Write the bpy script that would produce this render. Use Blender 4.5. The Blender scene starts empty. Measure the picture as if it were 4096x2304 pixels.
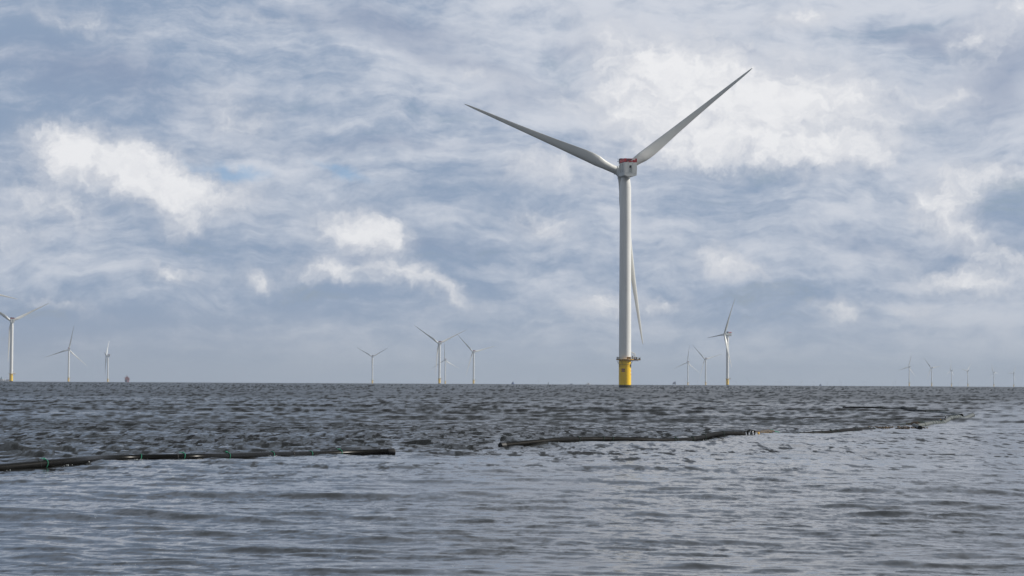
import bpy, bmesh, math, random
import numpy as np
from mathutils import Vector, Matrix

sc = bpy.context.scene
COL = sc.collection
RAD = math.radians

# ------------------------------------------------------------------ camera
F = 8533.0                      # focal length in pixels of a 4096 px wide frame
CAM_H = 2.5
RE = 7.43e6                     # earth radius with refraction
PITCH = math.atan((1529.5 - 1152) / F)
ROLL = 0.0053
fw = Vector((0, math.cos(PITCH), math.sin(PITCH)))
rt0 = Vector((1, 0, 0)); up0 = rt0.cross(fw)
rt = rt0 * math.cos(ROLL) + up0 * math.sin(ROLL)
up = -rt0 * math.sin(ROLL) + up0 * math.cos(ROLL)
cam_d = bpy.data.cameras.new('camera')
cam = bpy.data.objects.new('camera', cam_d); COL.objects.link(cam)
m = Matrix((rt, up, -fw)).transposed().to_4x4(); m.translation = (0, 0, CAM_H)
cam.matrix_world = m
cam_d.sensor_width = 36; cam_d.lens = 36 * F / 4096
cam_d.clip_start = 0.5; cam_d.clip_end = 80000
sc.camera = cam

sc.view_settings.view_transform = 'Standard'
sc.view_settings.look = 'None'
sc.view_settings.exposure = 0.0
sc.view_settings.gamma = 1.0
sc.render.film_transparent = False

# ------------------------------------------------------------------ sun
SUN_AZ = RAD(83)                # from +Y towards +X
SUN_EL = RAD(35)
sd = Vector((math.sin(SUN_AZ) * math.cos(SUN_EL), math.cos(SUN_AZ) * math.cos(SUN_EL), math.sin(SUN_EL)))
sun_d = bpy.data.lights.new('sun', 'SUN'); sun_d.energy = 5.0; sun_d.angle = RAD(0.6)
sun_d.color = (1.0, 0.95, 0.87)
sun = bpy.data.objects.new('sun', sun_d); COL.objects.link(sun)
sun.rotation_euler = (-sd).to_track_quat('-Z', 'Y').to_euler()

# ------------------------------------------------------------------ world: sky with procedural cloud layers
W = bpy.data.worlds.new('World'); sc.world = W; W.use_nodes = True
nt = W.node_tree; nt.nodes.clear()
SKY_STR = 0.1


class NB:
    def __init__(s, nt): s.nt = nt
    def n(s, t, **kw):
        o = s.nt.nodes.new(t)
        for k, v in kw.items(): setattr(o, k, v)
        return o
    def put(s, sock, v):
        if isinstance(v, bpy.types.NodeSocket): s.nt.links.new(v, sock)
        elif v is not None: sock.default_value = v
    def math(s, op, a, b=None, c=None, clamp=False):
        o = s.n('ShaderNodeMath', operation=op, use_clamp=clamp)
        s.put(o.inputs[0], a)
        if b is not None: s.put(o.inputs[1], b)
        if c is not None: s.put(o.inputs[2], c)
        return o.outputs[0]
    def vmath(s, op, a, b=None):
        o = s.n('ShaderNodeVectorMath', operation=op)
        s.put(o.inputs[0], a)
        if b is not None: s.put(o.inputs[1], b)
        return o.outputs[0]
    def mr(s, v, a, b, c=0.0, d=1.0, mode='SMOOTHSTEP'):
        o = s.n('ShaderNodeMapRange', interpolation_type=mode)
        s.put(o.inputs[0], v)
        for i, x in enumerate((a, b, c, d)): s.put(o.inputs[1 + i], x)
        return o.outputs[0]
    def noise(s, vec, scale, detail=4, rough=0.5, dist=0.0, color=False, lac=2.0):
        o = s.n('ShaderNodeTexNoise')
        if vec is not None: s.put(o.inputs['Vector'], vec)
        s.put(o.inputs['Scale'], scale); s.put(o.inputs['Detail'], detail)
        s.put(o.inputs['Roughness'], rough); s.put(o.inputs['Distortion'], dist)
        o.inputs['Lacunarity'].default_value = lac
        return o.outputs['Color'] if color else o.outputs[0]
    def mix(s, f, a, b, blend='MIX'):
        o = s.n('ShaderNodeMix', data_type='RGBA', blend_type=blend)
        s.put(o.inputs[0], f)
        s.put(o.inputs[6], a if isinstance(a, bpy.types.NodeSocket) else (*a, 1) if len(a) == 3 else a)
        s.put(o.inputs[7], b if isinstance(b, bpy.types.NodeSocket) else (*b, 1) if len(b) == 3 else b)
        return o.outputs[2]
    def comb(s, x, y, z):
        o = s.n('ShaderNodeCombineXYZ')
        for i, v in enumerate((x, y, z)): s.put(o.inputs[i], v)
        return o.outputs[0]
    def sep(s, v):
        o = s.n('ShaderNodeSeparateXYZ'); s.put(o.inputs[0], v); return o.outputs
    def mapping(s, v, loc=(0, 0, 0), rot=(0, 0, 0), scale=(1, 1, 1), vt='POINT'):
        o = s.n('ShaderNodeMapping', vector_type=vt); s.put(o.inputs[0], v)
        o.inputs['Location'].default_value = loc; o.inputs['Rotation'].default_value = rot
        o.inputs['Scale'].default_value = scale
        return o.outputs[0]


b = NB(nt)
tc = b.n('ShaderNodeTexCoord').outputs['Generated']
x, y, z = b.sep(tc)
az = b.math('MULTIPLY', b.math('ARCTAN2', x, y), 57.2958)
el = b.math('MULTIPLY', b.math('ARCSINE', z), 57.2958)
P = b.comb(az, el, 0.0)         # azimuth and elevation of the sky in degrees
sky = b.n('ShaderNodeTexSky', sky_type='NISHITA', sun_disc=False)
sky.sun_elevation = SUN_EL; sky.sun_rotation = SUN_AZ
sky.air_density = 1.0; sky.dust_density = 1.5; sky.ozone_density = 1.2


def K(r, g, bl):                # target radiance -> value before the background strength
    return (r / SKY_STR, g / SKY_STR, bl / SKY_STR)


# thin high veil over the blue: streaky, drawn out along the horizon
warp = b.noise(b.mapping(P, rot=(0, 0, RAD(14))), 0.20, 5, 0.55, color=True)
warp = b.vmath('MULTIPLY', b.vmath('SUBTRACT', warp, (0.5, 0.5, 0.5)), (5.0, 2.6, 0))
Pw = b.vmath('ADD', P, warp)
s1 = b.noise(b.mapping(Pw, rot=(0, 0, RAD(6)), scale=(0.19, 0.66, 1)), 1.0, 9, 0.62)
s2 = b.noise(b.mapping(Pw, loc=(31, 7, 0), rot=(0, 0, RAD(-3)), scale=(0.50, 2.1, 1)), 1.0, 8, 0.66)
s3 = b.noise(b.mapping(P, loc=(5, 17, 0), scale=(0.055, 0.16, 1)), 1.0, 3, 0.5)
veil = b.math('ADD', b.math('MULTIPLY', s1, 0.55), b.math('ADD', b.math('MULTIPLY', s2, 0.25), b.math('MULTIPLY', s3, 0.35)))
glow = b.noise(b.mapping(P, loc=(3.7, 1.9, 0), scale=(0.9, 1.5, 1)), 1.0, 8, 0.62)
veil = b.math('MULTIPLY_ADD', b.math('SUBTRACT', glow, 0.5), 0.22, veil)
veil = b.math('ADD', veil, b.math('MULTIPLY', b.mr(az, -12.0, 4.0, -0.05, 0.03), 1.0))
veil = b.mr(veil, 0.462, 0.715)
base = b.mix(veil, K(0.262, 0.348, 0.492), K(0.64, 0.675, 0.75))
# a little of the real sky shows through where the veil is thinnest
thin = b.mr(s1, 0.30, 0.42, 0.30, 0.0)
base = b.mix(thin, base, sky.outputs[0])

# billowing lower clouds: a set of soft ellipses (azimuth, elevation, half sizes, tilt, density) torn by noise
wp2 = b.noise(P, 0.55, 6, 0.58, color=True)
wp2 = b.vmath('MULTIPLY', b.vmath('SUBTRACT', wp2, (0.5, 0.5, 0.5)), (2.4, 1.5, 0))
wp3 = b.noise(P, 1.9, 6, 0.62, color=True)
wp3 = b.vmath('MULTIPLY', b.vmath('SUBTRACT', wp3, (0.5, 0.5, 0.5)), (0.85, 0.6, 0))
Pc = b.vmath('ADD', b.vmath('ADD', P, wp2), wp3)
CL = [  # x, y, rx, ry in 2576-px picture units, tilt (deg, clockwise positive), strength
    (215, 395, 150, 60, 16, 0.7), (330, 440, 230, 75, 10, 1.15), (490, 490, 170, 50, 14, 0.75), (290, 400, 120, 50, 5, 0.6),
    (900, 575, 120, 52, 12, 1.1), (950, 590, 90, 36, 28, 0.8),
    (1680, 150, 220, 75, 14, 1.0), (1880, 250, 300, 110, 8, 1.15), (1800, 350, 260, 75, 5, 1.0), (1600, 230, 150, 70, 10, 0.5),
    (2070, 385, 130, 55, 4, 0.8), (2190, 380, 60, 50, -20, 0.3), (2100, 250, 220, 80, 6, 0.5), (1700, 350, 120, 60, 0, 0.5),
    (2385, 545, 105, 58, 32, 1.15), (2480, 450, 140, 38, -6, 0.65), (2360, 470, 60, 50, 20, 0.4),
    (1830, 675, 105, 36, 14, 1.15), (1510, 778, 80, 30, 6, 1.25), (1665, 770, 75, 24, 14, 0.95),
    (1350, 570, 120, 45, 6, 0.6), (860, 688, 140, 34, 4, 0.9), (1030, 690, 100, 34, 24, 0.7), (1120, 750, 120, 34, 22, 0.6),
    (650, 715, 80, 30, 8, 0.85), (450, 695, 90, 28, 14, 0.7),
    (2100, 780, 85, 28, 10, 1.1), (2400, 705, 150, 42, 4, 0.85), (2530, 655, 90, 34, 10, 0.8), (2280, 775, 80, 20, 4, 0.7),
    (2440, 125, 90, 70, 30, 0.65), (2560, 40, 110, 60, 20, 0.75), (2030, 50, 150, 34, -4, 0.5), (2380, 270, 110, 40, -4, 0.5),
    (590, 290, 120, 60, 30, 0.55), (150, 530, 150, 50, 28, 0.6), (470, 575, 110, 34, 8, 0.5), (40, 600, 120, 80, 30, 0.4),
    (1400, 420, 200, 45, 2, 0.62), (1450, 270, 160, 40, 4, 0.4), (180, 790, 110, 22, 6, 0.6), (2250, 630, 60, 24, 20, 0.4),
    (700, 70, 200, 24, 8, 0.3), (200, 90, 220, 40, 14, 0.35), (1180, 190, 220, 26, 8, 0.4),
]
acc = None


def gauss_sum(items, vec):
    acc = None
    for (cx, cy, rx, ry, tl, st) in items:
        k = 4096 / 2576 / 149.0
        a0 = (cx - 1288) * k; e0 = (962 - cy) * k
        mp = b.mapping(vec, loc=(a0, e0, 0), rot=(0, 0, RAD(-tl)), scale=(rx * k * 1.9, ry * k * 2.0, 1), vt='TEXTURE')
        g = b.n('ShaderNodeTexGradient', gradient_type='QUADRATIC_SPHERE'); nt.links.new(mp, g.inputs[0])
        acc = b.math('MULTIPLY_ADD', g.outputs[1], st, acc if acc is not None else 0.0)
    return acc


cum = gauss_sum(CL, Pc)
cum = b.math('SUBTRACT', 1.0, b.math('EXPONENT', b.math('MULTIPLY', cum, -1.25)))         # overlapping puffs never clip
Pt = b.mapping(Pc, scale=(1, 1.35, 1))
tex = b.noise(Pt, 0.95, 9, 0.62)
tex_sun = b.noise(b.vmath('ADD', Pt, (0.22, 0.30, 0)), 0.95, 5, 0.6)                     # the same billows seen a little towards the sun
cum2 = b.math('ADD', cum, b.math('MULTIPLY', b.math('SUBTRACT', tex, 0.5), b.mr(cum, 0.02, 0.35, 0.0, 0.95)))
cover = b.mr(cum2, 0.02, 0.74, 0.0, 0.96)
relief = b.math('MULTIPLY', b.math('SUBTRACT', tex, tex_sun), 0.95)
lit = b.math('ADD', b.mr(cum2, 0.08, 0.80, 0.10, 0.95, 'LINEAR'), relief, clamp=True)
body = b.mix(lit, K(0.50, 0.53, 0.61), K(0.89, 0.89, 0.905))
base = b.mix(cover, base, body)

# two small gaps of clear blue and some heavier blue grey banks
gap = gauss_sum([(610, 437, 75, 26, 6, 1.0), (860, 432, 95, 16, 4, 0.8), (500, 418, 70, 16, 10, 0.4)], Pc)
base = b.mix(b.math('MULTIPLY', b.mr(gap, 0.05, 0.9), 0.62), base, K(0.25, 0.43, 0.66))
bank = gauss_sum([(210, 210, 330, 70, 12, 0.8), (950, 80, 260, 55, 6, 0.9), (1150, 170, 260, 30, 10, 0.6), (1270, 250, 150, 50, 0, 0.5),
                  (950, 380, 360, 28, 0, 0.5), (2480, 200, 160, 120, 50, 0.9), (2350, 90, 200, 40, 10, 0.7), (1880, 130, 90, 14, 10, 0.6),
                  (1000, 630, 300, 30, 0, 0.5), (2480, 600, 110, 60, 0, 0.5), (2150, 620, 260, 50, 4, 0.4), (1480, 120, 130, 40, 0, 0.5)], Pw)
bk = b.math('MULTIPLY', b.mr(bank, 0.0, 0.8, 0, 0.62), b.math('SUBTRACT', 1.0, cover))
base = b.mix(bk, base, K(0.235, 0.30, 0.44))

# the air near the horizon and the heavier, greyer overcast higher up and behind
hor = b.mr(el, -0.6, 2.7, 0.92, 0.0)
horc = b.mix(b.mr(az, -14, 2), K(0.315, 0.35, 0.43), K(0.425, 0.472, 0.55))
base = b.mix(hor, base, horc)
hi = b.mr(el, 9.0, 32.0, 0.0, 0.8)
hic = b.mix(b.noise(tc, 3.0, 4, 0.55), K(0.13, 0.147, 0.168), K(0.30, 0.325, 0.360))
base = b.mix(hi, base, hic)
back = b.mr(y, 0.30, -0.4, 0.0, 0.85)
base = b.mix(back, base, K(0.33, 0.36, 0.41))
low = b.mr(el, -0.6, -3.0, 0.0, 1.0)
base = b.mix(low, base, K(0.08, 0.09, 0.10))
bg = b.n('ShaderNodeBackground'); nt.links.new(base, bg.inputs[0]); bg.inputs[1].default_value = SKY_STR
out = b.n('ShaderNodeOutputWorld'); nt.links.new(bg.outputs[0], out.inputs[0])
W.cycles.sampling_method = 'MANUAL'; W.cycles.sample_map_resolution = 512
sc.cycles.volume_bounces = 0


# ------------------------------------------------------------------ placing helpers
def ray(px, py):
    return fw + rt * ((px - 2048) / F) - up * ((py - 1152) / F)


def azim(px, py=1538.0):
    d = ray(px, py); return math.atan2(d.x, d.y)


def at(px, D, zz=0.0):
    a = azim(px); return Vector((D * math.sin(a), D * math.cos(a), zz - D * D / 2 / RE))


def on_sea(px, py):             # where the line of sight meets the mean water level
    d = ray(px, py); t = CAM_H / -d.z
    return Vector((d.x * t, d.y * t, 0))


# ------------------------------------------------------------------ materials
def mat(name, col, rough=0.5, metal=0.0, spec=0.5, var=0.0, vscale=1.0, bump=0.0, bscale=5.0, stretch=(1, 1, 1)):
    M = bpy.data.materials.new(name); M.use_nodes = True
    q = NB(M.node_tree); p = M.node_tree.nodes['Principled BSDF']
    p.inputs['Base Color'].default_value = (*col, 1)
    p.inputs['Roughness'].default_value = rough; p.inputs['Metallic'].default_value = metal
    p.inputs['Specular IOR Level'].default_value = spec
    co = q.n('ShaderNodeTexCoord').outputs['Object']
    if var:
        nz = q.noise(q.mapping(co, scale=stretch), vscale, 5, 0.6)
        f = q.mr(nz, 0.3, 0.7, 0.0, 1.0)
        c = q.mix(f, tuple(v * (1 - var) for v in col), tuple(min(1, v * (1 + var * 0.6)) for v in col))
        M.node_tree.links.new(c, p.inputs['Base Color'])
    if bump:
        bn = q.n('ShaderNodeBump'); bn.inputs['Strength'].default_value = bump
        M.node_tree.links.new(q.noise(co, bscale, 4, 0.6), bn.inputs['Height'])
        M.node_tree.links.new(bn.outputs[0], p.inputs['Normal'])
    return M


M_white = mat('tower_paint', (0.74, 0.745, 0.725), 0.38, var=0.07, vscale=0.35, stretch=(1, 1, 0.12))
M_blade = mat('blade_gelcoat', (0.66, 0.665, 0.635), 0.42, var=0.06, vscale=0.3, stretch=(1, 1, 0.3))
M_nac = mat('nacelle_fibreglass', (0.58, 0.60, 0.595), 0.45, var=0.05, vscale=0.8)
M_seam = mat('panel_seam', (0.13, 0.135, 0.14), 0.7, var=0.2, vscale=2)
M_dark = mat('dark_steel', (0.03, 0.033, 0.04), 0.55, var=0.3, vscale=3)
M_red = mat('red_mesh_panel', (0.62, 0.014, 0.028), 0.55, var=0.25, vscale=2)
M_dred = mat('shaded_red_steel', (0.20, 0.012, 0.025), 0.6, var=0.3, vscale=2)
M_galv = mat('galvanised_steel', (0.50, 0.50, 0.48), 0.4, 0.3, var=0.2, vscale=4)
M_eq = mat('white_equipment', (0.75, 0.74, 0.70), 0.4, var=0.05, vscale=2)
M_orange = mat('orange_sign_board', (0.75, 0.33, 0.03), 0.5, var=0.1, vscale=3)
M_black = mat('black_lettering', (0.012, 0.012, 0.014), 0.6, var=0.1, vscale=5)
M_maroon = mat('maroon_sign_board', (0.13, 0.012, 0.025), 0.5, var=0.1, vscale=3)
M_pink = mat('pale_sign_lettering', (0.42, 0.26, 0.28), 0.6, var=0.1, vscale=5)
M_redm = mat('red_marking', (0.65, 0.05, 0.03), 0.5, var=0.1, vscale=3)
M_hdpe = mat('black_polyethylene', (0.007, 0.007, 0.0065), 0.25, spec=0.09, var=0.35, vscale=3, bump=0.08, bscale=14)
M_hdpem = mat('dull_black_polyethylene', (0.010, 0.010, 0.0095), 0.5, spec=0.04, var=0.35, vscale=3, bump=0.08, bscale=14)
M_hdpe2 = mat('weathered_grey_polyethylene', (0.062, 0.072, 0.070), 0.55, var=0.3, vscale=4, bump=0.1, bscale=14)
M_joint = mat('pipe_joint', (0.006, 0.006, 0.007), 0.6, var=0.3, vscale=6)
M_green = mat('green_rope', (0.015, 0.20, 0.12), 0.8, var=0.4, vscale=20, bump=0.4, bscale=60)
M_dgreen = mat('dark_green_rope', (0.010, 0.045, 0.032), 0.8, var=0.4, vscale=20, bump=0.4, bscale=60)
M_weed = mat('dry_seaweed', (0.16, 0.095, 0.035), 0.7, var=0.7, vscale=9, bump=0.6, bscale=30)
M_weedl = mat('pale_encrusted_seaweed', (0.50, 0.36, 0.17), 0.7, var=0.75, vscale=14, bump=0.6, bscale=30)
M_brown = mat('dark_brown_weed', (0.045, 0.03, 0.018), 0.6, var=0.6, vscale=9, bump=0.6, bscale=30)
M_yel = mat('yellow_float_paint', (0.75, 0.42, 0.02), 0.45, var=0.1, vscale=5)
M_foam = mat('sea_foam', (0.45, 0.48, 0.49), 0.5, var=0.1, vscale=30)

# yellow monopile paint: rust runs, algae above the waterline
M_yellow = bpy.data.materials.new('yellow_marine_paint'); M_yellow.use_nodes = True
q = NB(M_yellow.node_tree); p = M_yellow.node_tree.nodes['Principled BSDF']; p.inputs['Roughness'].default_value = 0.42
co = q.n('ShaderNodeTexCoord').outputs['Object']
_, _, zz = q.sep(co)
nz = q.noise(q.mapping(co, scale=(1.6, 1.6, 0.18)), 1.0, 6, 0.65)
col = q.mix(q.mr(nz, 0.35, 0.75), (0.97, 0.63, 0.012), (0.86, 0.52, 0.012))
nz2 = q.noise(q.mapping(co, scale=(2.6, 2.6, 0.10)), 1.3, 5, 0.6)
rust = q.math('MULTIPLY', q.mr(nz2, 0.62, 0.74), q.mr(zz, 10.5, 14.5, 0.0, 0.75))
col = q.mix(rust, col, (0.16, 0.055, 0.012))
nz3 = q.noise(co, 1.4, 5, 0.65)
edge = q.math('ADD', zz, q.math('MULTIPLY', q.math('SUBTRACT', nz3, 0.5), 1.1))
col = q.mix(q.mr(edge, 1.75, 1.25), col, (0.012, 0.016, 0.008))
M_yellow.node_tree.links.new(col, p.inputs['Base Color'])


# ------------------------------------------------------------------ mesh helpers
def mesh_obj(name, verts, faces, M, parent=None, smooth=False, mats=None, fmat=None):
    me = bpy.data.meshes.new(name); me.from_pydata([tuple(v) for v in verts], [], faces)
    me.update()
    for mm in (mats or [M]): me.materials.append(mm)
    if fmat:
        for i, k in enumerate(fmat): me.polygons[i].material_index = k
    if smooth: me.shade_smooth()
    o = bpy.data.objects.new(name, me); COL.objects.link(o)
    if parent is not None: o.parent = parent
    return o


class MB:
    def __init__(s): s.v = []; s.f = []; s.k = []
    def add(s, v, f, k=0):
        n = len(s.v); s.v += [tuple(q) for q in v]; s.f += [tuple(i + n for i in t) for t in f]; s.k += [k] * len(f)
    def box(s, x0, x1, y0, y1, z0, z1, k=0, rz=0.0, c=None):
        v = [(x, y, z) for z in (z0, z1) for y in (y0, y1) for x in (x0, x1)]
        if rz:
            cx, cy = c if c else ((x0 + x1) / 2, (y0 + y1) / 2)
            v = [(cx + (a - cx) * math.cos(rz) - (b_ - cy) * math.sin(rz), cy + (a - cx) * math.sin(rz) + (b_ - cy) * math.cos(rz), g) for a, b_, g in v]
        s.add(v, [(0, 2, 3, 1), (4, 5, 7, 6), (0, 1, 5, 4), (1, 3, 7, 5), (3, 2, 6, 7), (2, 0, 4, 6)], k)
    def rings(s, prof, n=48, cap0=True, cap1=True, k=0, a0=0.0, cx=0.0, cy=0.0):
        """lathe about z: prof = [(r, z)]"""
        v = []
        for r, z in prof:
            for i in range(n):
                a = a0 + 2 * math.pi * i / n; v.append((cx + r * math.cos(a), cy + r * math.sin(a), z))
        f = [(j * n + i, j * n + (i + 1) % n, (j + 1) * n + (i + 1) % n, (j + 1) * n + i) for j in range(len(prof) - 1) for i in range(n)]
        if cap0: f.append(tuple(reversed(range(n))))
        if cap1: f.append(tuple((len(prof) - 1) * n + i for i in range(n)))
        s.add(v, f, k)
    def tube(s, pts, r, n=8, k=0, closed=False, rr=None):
        pts = [Vector(p_) for p_ in pts]; N = len(pts); v = []
        ref = Vector((0, 0, 1)); prev = None
        for i, p_ in enumerate(pts):
            t = (pts[(i + 1) % N] - pts[i - 1]) if closed else (pts[min(i + 1, N - 1)] - pts[max(i - 1, 0)])
            t.normalize()
            if prev is None:
                a = t.cross(ref)
                if a.length < 1e-3: a = t.cross(Vector((1, 0, 0)))
                a.normalize()
            else:
                a = prev - t * prev.dot(t); a.normalize()
            prev = a; c = a.cross(t)
            R_ = rr[i] if rr else r
            for j in range(n):
                g = 2 * math.pi * j / n; v.append(p_ + a * (R_ * math.cos(g)) + c * (R_ * math.sin(g)))
        f = []
        M_ = N if closed else N - 1
        for i in range(M_):
            for j in range(n):
                i2 = (i + 1) % N
                f.append((i * n + j, i * n + (j + 1) % n, i2 * n + (j + 1) % n, i2 * n + j))
        if not closed:
            f.append(tuple(range(n))); f.append(tuple(reversed([(N - 1) * n + j for j in range(n)])))
        s.add(v, f, k)
    def build(s, name, M, parent=None, smooth=False, mats=None):
        o = mesh_obj(name, s.v, s.f, M, parent, smooth, mats, s.k if mats else None)
        me = o.data; bm = bmesh.new(); bm.from_mesh(me); bmesh.ops.recalc_face_normals(bm, faces=bm.faces)
        if smooth:
            for e in bm.edges:
                e.smooth = not (len(e.link_faces) == 2 and e.calc_face_angle(0) > RAD(32))
        bm.to_mesh(me); bm.free()
        return o


def empty(name, loc, label, cat, group=None, rz=0.0):
    o = bpy.data.objects.new(name, None); COL.objects.link(o); o.location = loc; o.rotation_euler = (0, 0, rz)
    o.empty_display_size = 0.5
    o['label'] = label; o['category'] = cat
    if group: o['group'] = group
    return o


def tag(o, label, cat, group=None):
    o['label'] = label; o['category'] = cat
    if group: o['group'] = group
    return o


# ------------------------------------------------------------------ sea: one sheet, polar grid, displaced by band limited wave spectra
rng = np.random.default_rng(7)


def wave_tile(N, L, lmin, lmax, wind, spread, pw):
    """periodic height field, unit rms, wavelengths between lmin and lmax"""
    k1 = 2 * np.pi * np.fft.fftfreq(N, L / N)
    kx, ky = np.meshgrid(k1, k1, indexing='ij'); k = np.hypot(kx, ky); k[0, 0] = 1
    a = np.arctan2(ky, kx)
    amp = k ** (-pw) * np.abs(np.cos(a - wind)) ** spread
    amp *= (k > 2 * np.pi / lmax) * (k < 2 * np.pi / lmin)
    ph = rng.normal(size=(N, N)) + 1j * rng.normal(size=(N, N))
    h = np.real(np.fft.ifft2(amp * ph)); return h / h.std()


def sample(tile, L, X, Y, rot=0.0):
    N = tile.shape[0]
    c, s = math.cos(rot), math.sin(rot)
    u = ((X * c - Y * s) / L * N) % N; v = ((X * s + Y * c) / L * N) % N
    i = np.floor(u).astype(int); j = np.floor(v).astype(int); fu = u - i; fv = v - j
    i %= N; j %= N; i2 = (i + 1) % N; j2 = (j + 1) % N
    return tile[i, j] * (1 - fu) * (1 - fv) + tile[i2, j] * fu * (1 - fv) + tile[i, j2] * (1 - fu) * fv + tile[i2, j2] * fu * fv


WIND = RAD(72)                  # direction the waves travel along
T_sw = wave_tile(256, 211.0, 12.0, 45.0, RAD(80), 6, 1.6)
T_md = wave_tile(512, 127.0, 4.0, 13.0, RAD(84), 9, 1.8)
T_ch = wave_tile(512, 97.0, 1.0, 4.6, WIND, 1.6, 1.2)
T_ri = wave_tile(1024, 41.0, 0.35, 1.6, WIND, 1.2, 1.9)
# boundary between the sheltered smooth water in front of the floating tubes and the chop behind, by azimuth
bpx = [-2500, -200, 0, 800, 1573, 1680, 1900, 2010, 2900, 3470, 3700, 3900, 3990, 4200, 6500]
bpy_ = [1900, 1872, 1866, 1836, 1806, 1850, 1850, 1784, 1742, 1714, 1696, 1668, 1668, 1668, 1668]
b_az = np.array([azim(px) for px in bpx])
b_r = np.array([on_sea(px, py).length for px, py in zip(bpx, bpy_)])


def chop_mask(r, a, Y=None):
    rb = np.interp(a, b_az, b_r)
    wd = 0.10 + 2.2 * np.clip((a - azim(3880)) / 0.02, 0, 1) + 0.25 * ((a > azim(1573)) & (a < azim(2003)))
    t = np.clip((r / rb - 0.94) / wd, 0, 1); t = t * t * (3 - 2 * t)
    far = np.clip((r - 260) / 250, 0, 1)
    return t * (1 - 0.25 * far)


def sea_height(X, Y, lod=None):
    r = np.hypot(X, Y); a = np.arctan2(X, Y)
    ch = chop_mask(r, a)
    px = r * r / (CAM_H * F / 4) if lod is None else lod      # radial size of a pixel in the small frame
    f_sw = np.clip(1.4 - px / 14.0, 0.0, 1); f_ch = np.clip(1.4 - px / 3.6, 0, 1); f_ri = np.clip(1.3 - px / 0.8, 0, 1)
    sw = sample(T_sw, 211.0, X, Y)
    c = sample(T_ch, 97.0, X, Y); c = c + 0.16 * (c * c - 1)
    ri = sample(T_ri, 41.0, X, Y); ri = ri + 0.12 * (ri * ri - 1)
    h = sw * 0.045 * f_sw + sample(T_md, 127.0, X, Y) * 0.026 * np.clip(1.4 - px / 6.0, 0, 1)
    h = h + c * (0.014 + 0.036 * ch) * f_ch
    h = h + ri * (0.0065 + 0.013 * ch) * f_ri
    return h, ch


def sea_smooth(X, Y):
    X = np.atleast_1d(np.asarray(X, float)); Y = np.atleast_1d(np.asarray(Y, float))
    r = np.hypot(X, Y)
    return sample(T_sw, 211.0, X, Y) * 0.045 - r * r / 2 / RE


RF = CAM_H * F / 4
pys = np.concatenate([np.arange(260, 70, -0.40), np.arange(70, 45, -0.5), np.arange(45, 1.6, -0.75)])
rr = RF / pys
rr = np.concatenate([[0.05, 2, 4, 8, 12, 16, 18.5], rr[rr > 19.5]])
far = [rr[-1]]
while far[-1] < 29000: far.append(far[-1] * 1.12)
rr = np.concatenate([rr, far[1:]])
aa = np.concatenate([np.arange(-180, -60, 5.0), np.arange(-60, -19, 0.4), np.arange(-19, 19, 0.026), np.arange(19, 60, 0.4), np.arange(60, 180.1, 5.0)])
aa = np.radians(aa)
Rg, Ag = np.meshgrid(rr, aa, indexing='ij')
Xg = Rg * np.sin(Ag); Yg = Rg * np.cos(Ag)
Hg, Cg = sea_height(Xg, Yg)
Hg = Hg * np.clip(1.6 - np.abs(Ag) / RAD(55), 0, 1)
Zg = Hg - Rg ** 2 / 2 / RE
nr, na = Rg.shape
co3 = np.stack([Xg, Yg, Zg], -1).reshape(-1, 3).astype(np.float32)
idx = np.arange(nr * na).reshape(nr, na)
quads = np.stack([idx[:-1, :-1], idx[:-1, 1:], idx[1:, 1:], idx[1:, :-1]], -1).reshape(-1, 4)
me = bpy.data.meshes.new('sea')
me.vertices.add(len(co3)); me.vertices.foreach_set('co', co3.ravel())
me.loops.add(quads.size); me.loops.foreach_set('vertex_index', quads.ravel().astype(np.int32))
me.polygons.add(len(quads)); me.polygons.foreach_set('loop_start', np.arange(0, quads.size, 4, dtype=np.int32))
me.update(calc_edges=True)
me.shade_smooth()
# steepness of the unresolved wind waves at each vertex (wave fronts that rise away from the open sea side)
def grad_tile(T):
    g = np.roll(T, -1, 1) - np.roll(T, 1, 1); return g / g.std()


gs = 0.62 * sample(grad_tile(T_ch), 97.0, Xg, Yg) + 0.62 * sample(grad_tile(T_ri), 41.0, Xg, Yg) + 0.2 * sample(grad_tile(T_sw), 211.0, Xg, Yg)
Fg = np.log1p(np.exp(2.2 * gs)) / 2.2
Fg *= np.clip((Rg - 85) / 75, 0, 1)
at2 = me.attributes.new('front', 'FLOAT', 'POINT'); at2.data.foreach_set('value', Fg.ravel().astype(np.float32))
at_ = me.attributes.new('chop', 'FLOAT', 'POINT'); at_.data.foreach_set('value', Cg.ravel().astype(np.float32))
sea = bpy.data.objects.new('sea', me); COL.objects.link(sea); sea['kind'] = 'structure'
if me.polygons[len(quads) // 2].normal.z < 0: me.flip_normals()

M_sea = bpy.data.materials.new('sea_water'); M_sea.use_nodes = True
q = NB(M_sea.node_tree); p = M_sea.node_tree.nodes['Principled BSDF']
geo = q.n('ShaderNodeNewGeometry').outputs['Position']
ch = q.n('ShaderNodeAttribute', attribute_name='chop').outputs['Fac']
p.inputs['Base Color'].default_value = (0.017, 0.0185, 0.0185, 1)
p.inputs['IOR'].default_value = 1.333
gx, gy, gz = q.sep(geo)
flat = q.comb(gx, gy, 0.0)
dist = q.n('ShaderNodeVectorMath', operation='LENGTH'); M_sea.node_tree.links.new(flat, dist.inputs[0]); dist = dist.outputs['Value']
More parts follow.
